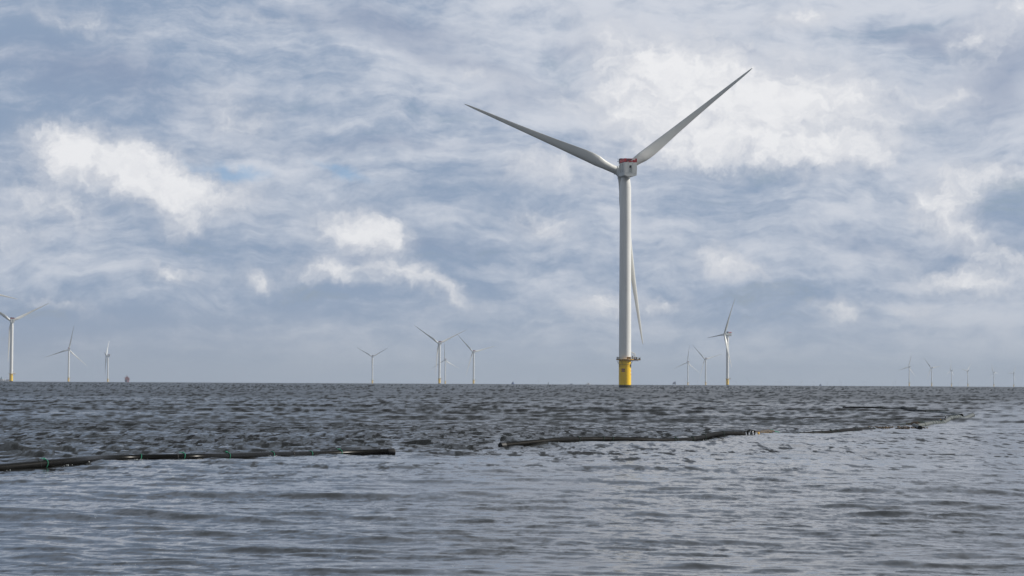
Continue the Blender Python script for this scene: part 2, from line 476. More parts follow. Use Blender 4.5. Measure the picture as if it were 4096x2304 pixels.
# cat's paws: wide patches of rougher and calmer water
patch = q.noise(q.mapping(flat, rot=(0, 0, 0.12), scale=(0.35, 1.0, 1)), 0.045, 4, 0.55)
patch2 = q.noise(q.mapping(flat, rot=(0, 0, -0.10), scale=(0.30, 1.0, 1)), 0.0075, 4, 0.6)
gust = q.mr(q.math('ADD', q.math('MULTIPLY', patch, 0.5), q.math('MULTIPLY', patch2, 0.5)), 0.38, 0.62, 0.62, 1.25)
st = q.math('MULTIPLY', q.math('MULTIPLY_ADD', ch, 0.46, 0.54), gust)
# unresolved ripples tilt the normal of the displaced surface: gentle random slopes everywhere, and
# steeper wave fronts (facing back along -Y, against the wind) drawn out along the wind farther away
def noise_xy(lx, ly, rot, seed, det=3, rough=0.55):
    return q.noise(q.mapping(flat, loc=(seed * 13.7, seed * 7.1, seed), rot=(0, 0, rot), scale=(1 / lx, 1 / ly, 1)), 1.0, det, rough, 0.25)


def window(a0, a1, b0, b1):     # weight of a band of distances
    w_ = q.mr(dist, a0, a1, 0.0, 1.0) if a1 else 1.0
    return q.math('MULTIPLY', w_, q.mr(dist, b0, b1, 1.0, 0.0)) if b1 else w_


fronts = None
side = None
for n_, (lx, ly, rot, win, amp, lo, hi_) in enumerate((
        (0.17, 0.30, 0.14, (0, 0, 36, 70), 0.17, 0.50, 0.68),
        (0.42, 0.70, 0.06, (0, 0, 50, 110), 0.18, 0.50, 0.68),
        (1.6, 1.9, -0.12, (0, 0, 70, 160), 0.12, 0.45, 0.70),
        (0.50, 2.0, 0.12, (40, 75, 100, 160), 0.50, 0.50, 0.64))):
    w_ = window(*win)
    nn = noise_xy(lx, ly, rot, n_ + 1, 4, 0.62)
    f_ = q.math('MULTIPLY', q.mr(nn, lo, hi_), q.math('MULTIPLY', w_, amp))
    fronts = f_ if fronts is None else q.math('ADD', fronts, f_)
sx = q.math('MULTIPLY', q.math('SUBTRACT', noise_xy(0.5, 0.9, 0.3, 21, 4, 0.65), 0.5), 0.42)
sy = q.math('MULTIPLY', q.math('SUBTRACT', noise_xy(0.28, 0.6, -0.15, 25, 5, 0.68), 0.5), 0.60)
lull = q.mr(q.noise(q.mapping(flat, rot=(0, 0, 0.2), scale=(0.22, 0.5, 1)), 0.5, 3, 0.5), 0.36, 0.60, 0.25, 1.15)   # smooth slicks between ruffled patches
fronts = q.math('MULTIPLY', fronts, q.math('MAXIMUM', lull, ch))
fatt = q.n('ShaderNodeAttribute', attribute_name='front').outputs['Fac']
fronts = q.math('ADD', fronts, q.mr(dist, 24, 62, 0.055, 0.0))
fronts = q.math('MULTIPLY_ADD', fatt, 0.27, fronts)
fronts = q.math('MULTIPLY_ADD', ch, q.mr(dist, 110, 260, 0.085, 0.035), fronts)
tilt = q.comb(q.math('MULTIPLY', sx, st), q.math('MULTIPLY', q.math('SUBTRACT', sy, fronts), st), 0.0)
nrm = q.n('ShaderNodeNewGeometry').outputs['Normal']
nrm = q.vmath('NORMALIZE', q.vmath('ADD', nrm, tilt))
M_sea.node_tree.links.new(nrm, p.inputs['Normal'])
rg = q.math('MULTIPLY_ADD', st, 0.10, q.mr(dist, 25, 500, 0.055, 0.24))
M_sea.node_tree.links.new(rg, p.inputs['Roughness'])
me.materials.append(M_sea)

# ------------------------------------------------------------------ haze
hz = MB(); hz.box(-30000, 30000, -30000, 30000, -62, 236)
hz_o = hz.build('haze', None); hz_o['kind'] = 'stuff'
M_hz = bpy.data.materials.new('sea_haze'); M_hz.use_nodes = True
hn = M_hz.node_tree; hn.nodes.clear()
vo = hn.nodes.new('ShaderNodeVolumePrincipled'); vo.inputs['Color'].default_value = (0.62, 0.72, 0.86, 1)
vo.inputs['Density'].default_value = 5.0e-5; vo.inputs['Anisotropy'].default_value = 0.0
oo = hn.nodes.new('ShaderNodeOutputMaterial'); hn.links.new(vo.outputs[0], oo.inputs['Volume'])
hz_o.data.materials.clear(); hz_o.data.materials.append(M_hz)


# ------------------------------------------------------------------ wind turbines
def blade_mesh(R0, R1, root, cmax, pitch, bend_out, bend_tip, name):
    st = [(0.0, root, 1.0), (0.02, root, 1.0), (0.045, root * 1.01, 0.94), (0.09, root * 1.12, 0.74), (0.14, cmax * 0.97, 0.54),
          (0.18, cmax, 0.44), (0.23, cmax * 0.965, 0.37), (0.30, cmax * 0.86, 0.31), (0.40, cmax * 0.70, 0.27), (0.52, cmax * 0.555, 0.24),
          (0.64, cmax * 0.435, 0.21), (0.76, cmax * 0.335, 0.19), (0.86, cmax * 0.25, 0.18), (0.93, cmax * 0.185, 0.18),
          (0.97, cmax * 0.125, 0.18), (0.99, cmax * 0.07, 0.2), (1.0, cmax * 0.025, 0.3)]
    n = 28; v = []
    ts = [s[0] for s in st]
    dense = sorted(set(list(np.linspace(0, 1, 44)) + ts))
    for t in dense:
        c = np.interp(t, ts, [s[1] for s in st]); th = np.interp(t, ts, [s[2] for s in st])
        tw = RAD(np.interp(t, [0, 0.2, 0.5, 1], [pitch + 16, pitch + 13, pitch + 5, pitch]))
        yb = bend_out * 4 * t * (1 - t) + bend_tip * t * t
        bl = np.clip((th - 0.40) / 0.55, 0, 1)          # 1 = round root
        for i in range(n):
            g = 2 * math.pi * i / n
            cx = 0.5 * (1 - math.cos(g))                # 0 leading .. 1 trailing .. 0
            sgn = 1 if g < math.pi else -1
            ya = 5 * th * (0.2969 * math.sqrt(cx) - 0.126 * cx - 0.3516 * cx ** 2 + 0.2843 * cx ** 3 - 0.1036 * cx ** 4)
            ya = ya * (1.15 if sgn < 0 else 0.85) * sgn
            xa = (cx - 0.33) * c; ya *= c
            xc = -0.5 * c * math.cos(g); yc = 0.5 * c * math.sin(g)
            X_ = xa * (1 - bl) + xc * bl; Y_ = ya * (1 - bl) + yc * bl
            # leading edge at -X, turned into the wind (+Y)
            v.append((X_ * math.cos(tw) + Y_ * math.sin(tw), -X_ * math.sin(tw) + Y_ * math.cos(tw) + yb, R0 + t * (R1 - R0)))
    K_ = len(dense)
    f = [(j * n + i, j * n + (i + 1) % n, (j + 1) * n + (i + 1) % n, (j + 1) * n + i) for j in range(K_ - 1) for i in range(n)]
    f += [tuple(reversed(range(n))), tuple((K_ - 1) * n + i for i in range(n))]
    o = mesh_obj(name, v, f, M_blade, None, True)
    bm = bmesh.new(); bm.from_mesh(o.data); bmesh.ops.recalc_face_normals(bm, faces=bm.faces); bm.to_mesh(o.data); bm.free()
    me_ = o.data; COL.objects.unlink(o); bpy.data.objects.remove(o)
    return me_


BL_big = blade_mesh(1.9, 99.0, 4.5, 6.1, 14, 1.2, -1.0, 'blade')
BL_main = blade_mesh(1.9, 101.0, 4.5, 6.6, 12, 1.2, -1.0, 'blade')
BL_fea = blade_mesh(1.9, 99.0, 4.5, 6.1, 72, 1.2, -1.0, 'blade')
BL_small = blade_mesh(1.2, 56.0, 2.6, 4.6, 14, 0.5, 0.0, 'blade')


def part(name, data, parent, M4=None):
    o = bpy.data.objects.new(name, data); COL.objects.link(o); o.parent = parent
    if M4 is not None: o.matrix_local = M4
    return o


class Kit:                      # meshes shared by the turbines of one kind, built once
    pass


def rows_boxes(mb, pts, z0, z1, w, k=0):
    for (x, y) in pts: mb.box(x - w, x + w, y - w, y + w, z0, z1, k)


def steal(o):
    me_ = o.data; bpy.data.objects.remove(o); return me_


def big_kit():
    K_ = Kit()
    # yellow transition piece
    a = MB()
    a.rings([(3.5, -12), (3.5, 12.3), (3.62, 12.35), (3.62, 12.75), (3.52, 12.8), (3.52, 15.45), (3.75, 15.5), (3.75, 15.7)], 72)
    K_.tp = steal(a.build('transition_piece', M_yellow, None, True))
    a = MB()                    # brackets, cable hangers and a hoop under the deck
    for dg in (-152, -118, -62, -28, 20, 60, 120, 165):
        c_, s_ = math.cos(RAD(dg)), math.sin(RAD(dg))
        a.tube([(3.55 * c_, 3.55 * s_, 13.2), (4.75 * c_, 4.75 * s_, 15.2)], 0.09, 6)
    a.tube([(3.68 * math.cos(RAD(g)), 3.68 * math.sin(RAD(g)), 13.05) for g in range(-150, -20, 6)], 0.07, 6)
    a.tube([(3.68 * math.cos(RAD(-150)), 3.68 * math.sin(RAD(-150)), z_) for z_ in (13.05, 11.6)], 0.09, 6)
    a.tube([(3.68 * math.cos(RAD(-35)), 3.68 * math.sin(RAD(-35)), z_) for z_ in (13.2, 11.9)], 0.22, 6)
    a.tube([(3.74 * math.cos(RAD(-28)), 3.74 * math.sin(RAD(-28)), z_) for z_ in (13.3, 11.2)], 0.12, 6)
    K_.brk = pieces('bracket', a, M_dark)
    # deck with its crane landing to one side
    a = MB()
    a.rings([(4.5, 15.72), (4.92, 15.8), (4.98, 16.15), (4.98, 16.2)], 40, k=0)
    a.box(3.2, 8.9, -0.8, 3.2, 15.66, 16.17, 0)
    for i in range(26):          # edge beams, light and dark in turn
        g = 2 * math.pi * i / 26
        cx_, cy_ = 4.95 * math.cos(g), 4.95 * math.sin(g)
        if cx_ > 4.1: continue
        a.box(cx_ - 0.10, cx_ + 0.10, cy_ - 0.36, cy_ + 0.36, 15.62, 16.02, 1, rz=g, c=(cx_, cy_))
    for i in range(5): a.box(4.3 + i * 1.0, 4.65 + i * 1.0, -0.86, -0.80, 15.62, 16.02, 1)
    a.box(4.2, 6.4, -0.95, -0.7, 15.70, 16.25, 2)
    a.tube([(3.6, -0.4, 15.4), (7.7, -0.4, 15.3)], 0.13, 8, 1); a.tube([(3.6, 2.5, 15.4), (7.7, 2.5, 15.3)], 0.13, 8, 1)
    K_.deck = steal(a.build('deck', None, None, False, [M_yel, M_dark, M_dred]))
    a = MB()
    pts = [(4.85 * math.cos(RAD(g)), 4.85 * math.sin(RAD(g))) for g in range(30, 331, 12)]
    pts = pts + [(x_, -0.75) for x_ in (5.0, 5.8, 6.6, 7.6, 8.8)] + [(8.8, 1.2), (8.8, 3.15)] + [(x_, 3.15) for x_ in (7.6, 6.6, 5.6, 4.6)]
    rows_boxes(a, pts, 16.2, 17.4, 0.045)
    for z_ in (16.8, 17.4):
        a.tube([(x_, y_, z_) for x_, y_ in pts], 0.04, 5, closed=True)
    K_.rail = steal(a.build('railing', M_galv))
    a = MB()                    # lockers and gear standing on the deck
    a.box(-4.6, -4.1, -1.2, -0.6, 16.22, 17.5); a.box(-3.95, -3.6, -2.6, -2.2, 16.22, 17.35)
    a.box(5.0, 5.7, 0.6, 1.5, 16.22, 17.2); a.box(6.1, 7.0, -0.3, 0.6, 16.22, 17.35); a.box(7.9, 8.6, -0.3, 0.9, 16.22, 17.0)
    a.box(3.9, 4.4, -1.5, -0.9, 16.22, 18.1)
    K_.gear = pieces('deck_locker', a, M_dark)
    a = MB()                    # white davit frame at the tower door
    for y_ in (-0.7, 0.7):
        a.tube([(3.3, y_, 20.6), (5.3, y_, 19.5), (5.75, y_, 19.1), (5.9, y_, 18.5), (5.9, y_, 16.9), (5.6, y_, 16.25)], 0.17, 8)
    for z_ in (18.6, 19.4): a.tube([(5.5, -0.7, z_), (5.5, 0.7, z_)], 0.1, 6)
    for i in range(6): a.tube([(3.5, -0.7, 16.6 + i * 0.6), (5.8, -0.7, 16.8 + i * 0.45)], 0.05, 5)
    a.tube([(3.5, 0.7, 17.0), (5.8, 0.7, 19.0)], 0.06, 5); a.tube([(4.6, -0.7, 16.3), (4.6, -0.7, 19.8)], 0.07, 5)
    K_.dav = steal(a.build('davit_frame', M_eq, None, True))
    # tower
    a = MB()
    prof = [(3.5, 16.2)]
    a.rings([(3.4, 16.2), (3.58, 16.2), (3.58, 16.55), (3.4, 16.55)], 72)
    for i in range(1, 5):
        z_ = 16.6 + (114.8 - 16.6) * i / 5; r_ = 3.5 - 0.28 * i / 5
        prof += [(r_, z_)]
        a.rings([(r_ - 0.05, z_ - 0.06), (r_ + 0.012, z_ - 0.06), (r_ + 0.012, z_ + 0.06), (r_ - 0.05, z_ + 0.06)], 72)
    prof += [(3.22, 114.8), (2.5, 120.4)]
    a.rings([(3.15, 114.74), (3.235, 114.74), (3.235, 114.86), (3.15, 114.86)], 72)
    a.rings(prof, 72); K_.tower = steal(a.build('tower', M_white, None, True))
    # nacelle, local frame: +Y upwind, z as on the turbine
    def sec(y_, sx=1.0, zb=0.0, zt=0.0):
        pr = [(-3.75, 128.4), (3.75, 128.4), (3.95, 125.2), (3.72, 121.0), (1.7, 120.35), (-1.7, 120.35), (-3.72, 121.0), (-3.95, 125.2)]
        return [(x_ * sx, y_, 124.6 + (z_ - 124.6) * (1 - (zb if z_ < 124.6 else zt))) for x_, z_ in pr]
    a = MB()
    S = [sec(-9.75, 0.98, 0.02, 0.0), sec(-9.3), sec(-0.5), sec(1.4, 0.98, 0.02, 0.25)]
    v = [q_ for s_ in S for q_ in s_]
    f = [(j * 8 + i, j * 8 + (i + 1) % 8, (j + 1) * 8 + (i + 1) % 8, (j + 1) * 8 + i) for j in range(3) for i in range(8)]
    f.append(tuple(24 + i for i in range(8)))
    # rear wall with a recessed hatch bay
    hx0, hx1, hz0, hz1 = -0.95, 0.75, 122.3, 126.7; ht = 0.28
    H = [(hx0, -9.75, hz0), (hx1, -9.75, hz0), (hx1 - 0.05, -9.75, hz1), (hx0 + ht, -9.75, hz1)]
    Hi = [(hx0 + 0.15, -8.9, hz0 + 0.25), (hx1 - 0.12, -8.9, hz0 + 0.25), (hx1 - 0.12, -8.3, hz1), (hx0 + ht + 0.1, -8.3, hz1)]
    n0 = len(v); v += H + Hi
    L8 = list(range(8))         # 0 TL 1 TR 2 R 3 BR 4 b 5 b 6 BL 7 L
    f += [(0, 1, n0 + 2, n0 + 3), (1, 2, n0 + 1, n0 + 2), (2, 3, n0 + 1), (3, 4, n0 + 1), (4, 5, n0, n0 + 1), (5, 6, n0), (6, 7, n0), (7, 0, n0 + 3, n0)]
    f += [(n0 + i, n0 + (i + 1) % 4, n0 + 4 + (i + 1) % 4, n0 + 4 + i) for i in range(4)] + [(n0 + 4, n0 + 5, n0 + 6, n0 + 7)]
    a.add(v, f)
    K_.nac = steal(a.build('nacelle', M_nac))
    a = MB()                    # dark hatch opening and panel seams
    a.box(-0.50, 0.58, -8.62, -8.40, 125.4, 126.68, 0)
    K_.hatch = steal(a.build('hatch', M_dark))
    a = MB()
    for x_ in (-1.35, 1.35, -3.3): a.box(x_ - 0.025, x_ + 0.025, -9.77, -9.74, 122.4, 128.3)
    a.box(-3.6, 3.6, -9.775, -9.74, 122.22, 122.28)
    for y_ in (-6.2, -3.0): a.box(-3.97, -3.6, y_ - 0.03, y_ + 0.03, 123.0, 128.0)
    K_.seam = pieces('panel_seam', a, M_seam)
    # generator drum behind the hub, hub with three blade sockets
    a = MB()
    a.rings([(3.0, 0), (3.75, 0.25), (4.0, 0.9), (4.0, 3.5), (3.7, 4.1), (2.6, 4.5), (2.5, 5.2)], 56)
    K_.gen = steal(a.build('generator', M_nac, None, True))
    a = MB()
    a.rings([(2.2, -2.4), (2.85, -1.8), (3.1, -0.6), (3.1, 0.8), (2.8, 1.9), (2.2, 2.8), (1.3, 3.35), (0.4, 3.6)], 40)
    for k in range(3):
        g = 2 * math.pi * k / 3
        d = Vector((math.sin(g), math.cos(g), 0))
        n_ = 32; e1 = Vector((math.cos(g), -math.sin(g), 0)); vv = []
        for (r_, l_) in ((2.45, 0.8), (2.45, 3.2), (2.62, 3.25), (2.62, 3.55), (2.3, 3.6)):
            for i in range(n_):
                q_ = 2 * math.pi * i / n_
                vv.append(d * l_ + e1 * (r_ * math.cos(q_)) + Vector((0, 0, r_ * math.sin(q_))))
        a.add(vv, [(j * n_ + i, j * n_ + (i + 1) % n_, (j + 1) * n_ + (i + 1) % n_, (j + 1) * n_ + i) for j in range(4) for i in range(n_)])
    K_.hub = steal(a.build('hub', M_nac, None, True))
    # hoist deck on the roof: red mesh fence, cooler, gear
    a = MB()
    zb, zt = 128.75, 130.55
    for y0_, y1_ in ((-9.6, -7.4), (-7.3, -5.1), (-5.0, -3.0), (-2.9, -1.4)):
        a.box(-3.83, -3.77, y0_, y1_, zb, zt, 0); a.box(3.77, 3.83, y0_, y1_, zb, zt, 0)
    for x0_, x1_, k_ in ((-3.7, -2.4, 0), (-2.35, -1.1, 1), (2.9, 3.7, 0)):
        a.box(x0_, x1_, -9.66, -9.62, zb, zt if k_ == 0 else 129.4, k_)
    a.box(-1.05, 1.4, -9.66, -9.62, zb, 129.25, 0); a.box(1.45, 2.85, -9.66, -9.62, zb, 129.0, 1)
    for x_ in (-3.75, -2.4, -1.1, 0.2, 1.42, 2.85, 3.75): a.box(x_ - 0.06, x_ + 0.06, -9.72, -9.6, 128.42, zt + 0.04, 1)
    for z_ in (zt, 129.7): a.box(-3.85, 3.85, -9.7, -9.62, z_, z_ + 0.09, 0)
    for y_ in (-8.5, -6.2, -4.0, -2.0):
        for x_ in (-3.75, 3.75): a.box(x_ - 0.06, x_ + 0.06, y_ - 0.06, y_ + 0.06, 128.42, zt, 1)
    K_.fence = steal(a.build('hoist_deck_fence', None, None, False, [M_red, M_dred]))
    a = MB(); a.box(-3.7, 3.55, -1.1, 1.1, 128.45, 131.35, 0)
    for i in range(8): a.box(-3.5 + i * 0.9, -3.42 + i * 0.9, -1.22, -1.1, 128.6, 131.2, 1)
    a.box(-3.76, 3.6, -1.2, -1.12, 131.28, 131.45, 1)
    K_.cool = steal(a.build('cooler', None, None, False, [M_dark, M_dred]))
    a = MB()
    a.box(-2.9, -2.3, -9.2, -8.7, 129.5, 129.95); a.box(-1.4, -0.9, -8.8, -8.3, 128.6, 129.2); a.box(0.5, 0.85, -8.8, -8.4, 128.6, 129.9)
    a.box(1.9, 2.5, -9.2, -8.7, 129.9, 130.35); a.tube([(1.6, -9.0, 128.5), (1.6, -9.0, 130.7), (2.4, -9.0, 130.7)], 0.09, 6)
    a.box(2.9, 3.3, -9.0, -8.5, 129.6, 130.2)
    K_.eq = pieces('roof_equipment', a, M_eq)
    a = MB()
    a.tube([(-3.7, 0.4, 130.2), (-4.5, 0.5, 131.0)], 0.05, 5); a.tube([(-3.7, 0.2, 129.3), (-4.4, 0.2, 129.7)], 0.06, 5)
    a.rings([(0.1, 129.55), (0.3, 129.65), (0.3, 130.0), (0.1, 130.1)], 10, cx=-4.45, cy=0.2)
    a.tube([(-4.5, 0.5, 131.0), (-4.9, 0.5, 131.5)], 0.04, 5); a.tube([(-4.5, 0.5, 131.0), (-4.25, 0.5, 131.45)], 0.04, 5)
    K_.vane = steal(a.build('wind_vane', M_dark))
    return K_


def small_kit():
    K_ = Kit(); a = MB()
    a.rings([(2.3, -6), (2.3, 16.0)], 32); K_.tp = steal(a.build('transition_piece', M_yellow, None, True))
    a = MB(); a.rings([(3.6, 16.0), (3.6, 16.5)], 24); a.box(2, 7.2, -1.5, 1.5, 16.02, 16.48)
    for g in range(0, 360, 30): a.box(3.5 * math.cos(RAD(g)) - .05, 3.5 * math.cos(RAD(g)) + .05, 3.5 * math.sin(RAD(g)) - .05, 3.5 * math.sin(RAD(g)) + .05, 16.5, 17.6)
    K_.deck = steal(a.build('deck', M_dark))
    a = MB(); a.rings([(2.3, 16.5), (2.1, 40), (1.6, 79)], 32); K_.tower = steal(a.build('tower', M_white, None, True))
    a = MB()
    v = []
    for y_, sx, z0_, z1_ in ((-8.2, .9, 79.6, 82.2), (-7.6, 1, 79.2, 82.6), (2.0, 1, 79.0, 82.8), (3.4, .8, 79.4, 82.4)):
        v += [(-1.9 * sx, y_, z0_), (1.9 * sx, y_, z0_), (1.9 * sx, y_, z1_), (-1.9 * sx, y_, z1_)]
    f = [(j * 4 + i, j * 4 + (i + 1) % 4, (j + 1) * 4 + (i + 1) % 4, (j + 1) * 4 + i) for j in range(3) for i in range(4)] + [(0, 3, 2, 1), (12, 13, 14, 15)]
    a.add(v, f); K_.nac = steal(a.build('nacelle', M_white))
    a = MB(); a.box(-1.8, 1.8, -8.0, -4.2, 82.62, 84.4); K_.cool = steal(a.build('cooler', M_dark))
    a = MB(); a.rings([(1.2, -1.6), (1.8, -1.0), (1.8, 0.8), (1.3, 1.8), (0.4, 2.3)], 24); K_.hub = steal(a.build('hub', M_white, None, True))
    return K_


def pieces(name, mb, M):
    """one mesh for every connected piece"""
    par = list(range(len(mb.v)))
    def find(i):
        while par[i] != i: par[i] = par[par[i]]; i = par[i]
        return i
    for f_ in mb.f:
        for i in f_[1:]: par[find(i)] = find(f_[0])
    groups = {}
    for f_, k_ in zip(mb.f, mb.k): groups.setdefault(find(f_[0]), []).append(f_)
    res = []
    for fs in groups.values():
        ids = sorted({i for f_ in fs for i in f_}); mp = {i: n_ for n_, i in enumerate(ids)}
        c_ = MB(); c_.add([mb.v[i] for i in ids], [tuple(mp[i] for i in f_) for f_ in fs]); res.append(steal(c_.build(name, M)))
    return res


KB = big_kit(); KS = small_kit()
TILT = RAD(5)


def rotor_frames(psi_world, hubp, phase):
    """hub and blade matrices in turbine space; psi_world = compass direction of the upwind axis"""
    ax = Vector((math.sin(psi_world) * math.cos(TILT), math.cos(psi_world) * math.cos(TILT), math.sin(TILT)))
    side = Vector((math.cos(psi_world), -math.sin(psi_world), 0)); upv = side.cross(ax)
    hub = Matrix((side, upv, ax)).transposed()
    if hub.determinant() < 0: hub = Matrix((-side, upv, ax)).transposed()
    q0 = RAD(phase)
    hubm = (Matrix.Translation(hubp) @ Matrix((side * math.cos(q0) - upv * math.sin(q0), side * math.sin(q0) + upv * math.cos(q0), -ax)).transposed().to_4x4())
    bl = []
    for k in range(3):
        q_ = RAD(phase + 120 * k)
        v_ = upv * math.cos(q_) + side * math.sin(q_); x_ = side * math.cos(q_) - upv * math.sin(q_)
        bl.append(Matrix.Translation(hubp) @ Matrix((x_, ax, v_)).transposed().to_4x4())
    return ax, side, upv, hubm, bl


def rotor_dir_matrix(side, upv, ax, origin):
    return Matrix.Translation(origin) @ Matrix((side, upv, ax)).transposed().to_4x4()


def turbine(px, D, psi, phase, label, big=True, detail=2, group=None, hubpx=None, feather=False, bscale=1.0):
    K_ = KB if big else KS
    loc = at(px, D)
    g = 'offshore wind turbines' if big else 'smaller wind turbines on the right'
    root = empty('wind_turbine', loc, label, 'wind turbine', g)
    ang = azim(hubpx or px) - RAD(psi)
    RZ = Matrix.Rotation(-ang, 4, 'Z')
    tp = part('transition_piece', K_.tp, root)
    dk = part('platform', K_.deck, root)
    if big:
        part('railing', K_.rail, dk)
        if detail > 1:
            
            for d_ in K_.brk: part('bracket', d_, tp)
            part('davit_frame', K_.dav, dk)
            for d_ in K_.gear: part('deck_locker', d_, dk)
        elif detail == 1: part('davit_frame', K_.dav, dk)
    part('tower', K_.tower, root)
    nac = part('nacelle', K_.nac, root, RZ)
    if big:
        part('hoist_deck_fence', K_.fence, nac); part('cooler', K_.cool, nac)
        part('hatch', K_.hatch, nac)
        if detail > 1:
            
            for d_ in K_.seam: part('panel_seam', d_, nac)
            for d_ in K_.eq: part('roof_equipment', d_, nac)
            part('wind_vane', K_.vane, nac)
        over, hz_ = 8.5, 124.3
    else:
        part('cooler', K_.cool, nac); over, hz_ = 5.0, 81.0
    hp = Vector((math.sin(ang) * over, math.cos(ang) * over, hz_))
    ax, side, upv, hubm, bl = rotor_frames(ang, hp, phase)
    if big:
        d0 = Vector((math.sin(ang) * 1.3, math.cos(ang) * 1.3, hz_ - (over - 1.3) * math.sin(TILT)))
        part('generator', K_.gen, root, rotor_dir_matrix(side, upv, ax, d0))
    hm = Matrix.Translation(hp) @ Matrix((side * math.cos(RAD(phase)) - upv * math.sin(RAD(phase)), upv * math.cos(RAD(phase)) + side * math.sin(RAD(phase)), -(side.cross(upv)) * -1)).transposed().to_4x4()
    part('hub', K_.hub, root, hm)
    for bm4 in bl: part('blade', (BL_main if detail > 1 else BL_fea if feather else BL_big) if big else BL_small, root, bm4 @ Matrix.Diagonal((1, 1, bscale, 1)))
    return root, tp, dk, nac, ang


main, tpm, dkm, nacm, ang = turbine(2499.6, 1224, 17, 50.9, 'large near turbine with red roof fence, its yellow base standing in the foreground sea', True, 2, hubpx=2485)

# signs of the near turbine ------------------------------------------------
def cyl_patch(mb, r, a0, a1, z0, z1, k, t=0.03, n=10):
    """a thin curved plate on the pile; angles in degrees measured at the pile, 0 = facing the viewer (-Y), positive to the right"""
    v = []
    for rr_ in (r, r + t):
        for i in range(n + 1):
            g = RAD(a0 + (a1 - a0) * i / n)
            for z_ in (z0, z1): v.append((rr_ * math.sin(g), -rr_ * math.cos(g), z_))
    f = []
    N_ = 2 * (n + 1)
    for i in range(n):
        f.append((2 * i, 2 * i + 1, 2 * i + 3, 2 * i + 2)); f.append((N_ + 2 * i, N_ + 2 * i + 2, N_ + 2 * i + 3, N_ + 2 * i + 1))
        f.append((2 * i, 2 * i + 2, N_ + 2 * i + 2, N_ + 2 * i)); f.append((2 * i + 1, N_ + 2 * i + 1, N_ + 2 * i + 3, 2 * i + 3))
    f.append((0, N_, N_ + 1, 1)); f.append((2 * n, 2 * n + 1, N_ + 2 * n + 1, N_ + 2 * n))
    mb.add(v, f, k)


for z0_, z1_, rows in ((9.95, 10.8, 3), (9.0, 9.75, 2)):
    a = MB(); cyl_patch(a, 3.5, -37, -4, z0_, z1_, 0, 0.03)
    H_ = z1_ - z0_
    if rows == 3:
        cyl_patch(a, 3.532, -33, -8, z0_ + H_ * 0.45, z0_ + H_ * 0.62, 1, 0.01); cyl_patch(a, 3.532, -28, -12, z0_ + H_ * 0.18, z0_ + H_ * 0.34, 1, 0.01)
        cyl_patch(a, 3.532, -24, -17, z0_ + H_ * 0.68, z0_ + H_ * 0.88, 1, 0.01)
    else:
        cyl_patch(a, 3.532, -32, -10, z0_ + H_ * 0.2, z0_ + H_ * 0.42, 1, 0.01); cyl_patch(a, 3.532, -24, -18, z0_ + H_ * 0.5, z0_ + H_ * 0.8, 1, 0.01)
    a.build('warning_sign', None, tpm, False, [M_maroon, M_pink])
a = MB()
for i in range(4): cyl_patch(a, 3.5, 66, 88, 7.3 + i * 0.98, 7.8 + i * 0.98, i % 2, 0.03)
a.build('red_white_marking', None, tpm, False, [M_redm, M_eq])
a = MB()
for i in range(6): cyl_patch(a, 3.5, 15.5, 17.3, 2.9 + i * 1.93, 3.12 + i * 1.93, 0, 0.02, 3)
for d_ in pieces('draught_mark', a, M_black): part('draught_mark', d_, tpm)
a = MB(); a.box(0.75, 3.0, -5.06, -5.0, 16.28, 17.45)
brd = a.build('name_board', M_orange, dkm)
cu = bpy.data.curves.new('lettering', 'FONT'); cu.body = 'HZ L2'; cu.size = 1.15; cu.extrude = 0.01; cu.align_x = 'CENTER'; cu.align_y = 'CENTER'
to = bpy.data.objects.new('lettering', cu); COL.objects.link(to)
bpy.context.view_layer.update()
tm = bpy.data.meshes.new_from_object(to.evaluated_get(bpy.context.evaluated_depsgraph_get())); bpy.data.objects.remove(to)
tm.materials.clear(); tm.materials.append(M_black)
w_ = max(v_.co.x for v_ in tm.vertices) - min(v_.co.x for v_ in tm.vertices)
part('lettering', tm, dkm, Matrix.Translation((1.875, -5.075, 16.86)) @ Matrix.Rotation(RAD(90), 4, 'X') @ Matrix.Diagonal((1.9 / w_, 1, 1, 1)))

BIG = [
    (-257, 2670, 4, 103, 'turbine outside the left edge whose single blade tip reaches into the picture', None),
    (44, 4490, 9, 63, 'turbine at the far left edge standing in front of the white ship', None),
    (273.5, 8400, 6, 11, 'distant turbine with three spread blades, second from the left edge', None),
    (430.6, 10190, 84, 40, 'distant turbine seen side on, beside the red ship', None),
    (1489, 9900, 6, 60, 'lone small turbine with two raised blades, left of the turbine cluster', None),
    (1757.2, 6574, 18, 64, 'tallest turbine of the cluster left of the near turbine', None),
    (1780.3, 11050, 24, 117, 'smallest turbine of the cluster, its upright blade just right of the tall tower', None),
    (1893.9, 8300, 22, 75, 'right turbine of the cluster, one blade tip touching its taller neighbour', None),
    (2751.3, 11600, 26, 6, 'faint turbine beside the blue grey platform right of the near turbine', None),
    (2822.4, 10180, 28, 74, 'pale turbine between the faint one and the side-on turbine', None),
    (2909.6, 5250, 116, 94, 'turbine seen side on with white nacelle and curved blade, right of the near turbine', None),
]
for i, (px, D, psi, ph, lb, _) in enumerate(BIG):
    r_, _, _, nn, _ = turbine(px, D, psi, ph, lb, True, 1 if D < 7000 else 0, feather=psi > 80, bscale=0.86 if px in (44, 1489) else 1.0)
    if i == 10:                 # dark line of blurred lettering on this nacelle's flank
        a = MB()
        for j, (y0_, y1_) in enumerate(((-3.2, -4.0), (-4.2, -4.8), (-5.0, -5.8), (-6.0, -6.7), (-8.4, -9.2))):
            for s_ in (-1, 1): a.box(min(s_ * 3.9, s_ * 3.97), max(s_ * 3.9, s_ * 3.97), y1_, y0_, 126.2, 127.0)
        a.build('nacelle_lettering', M_seam, nn)
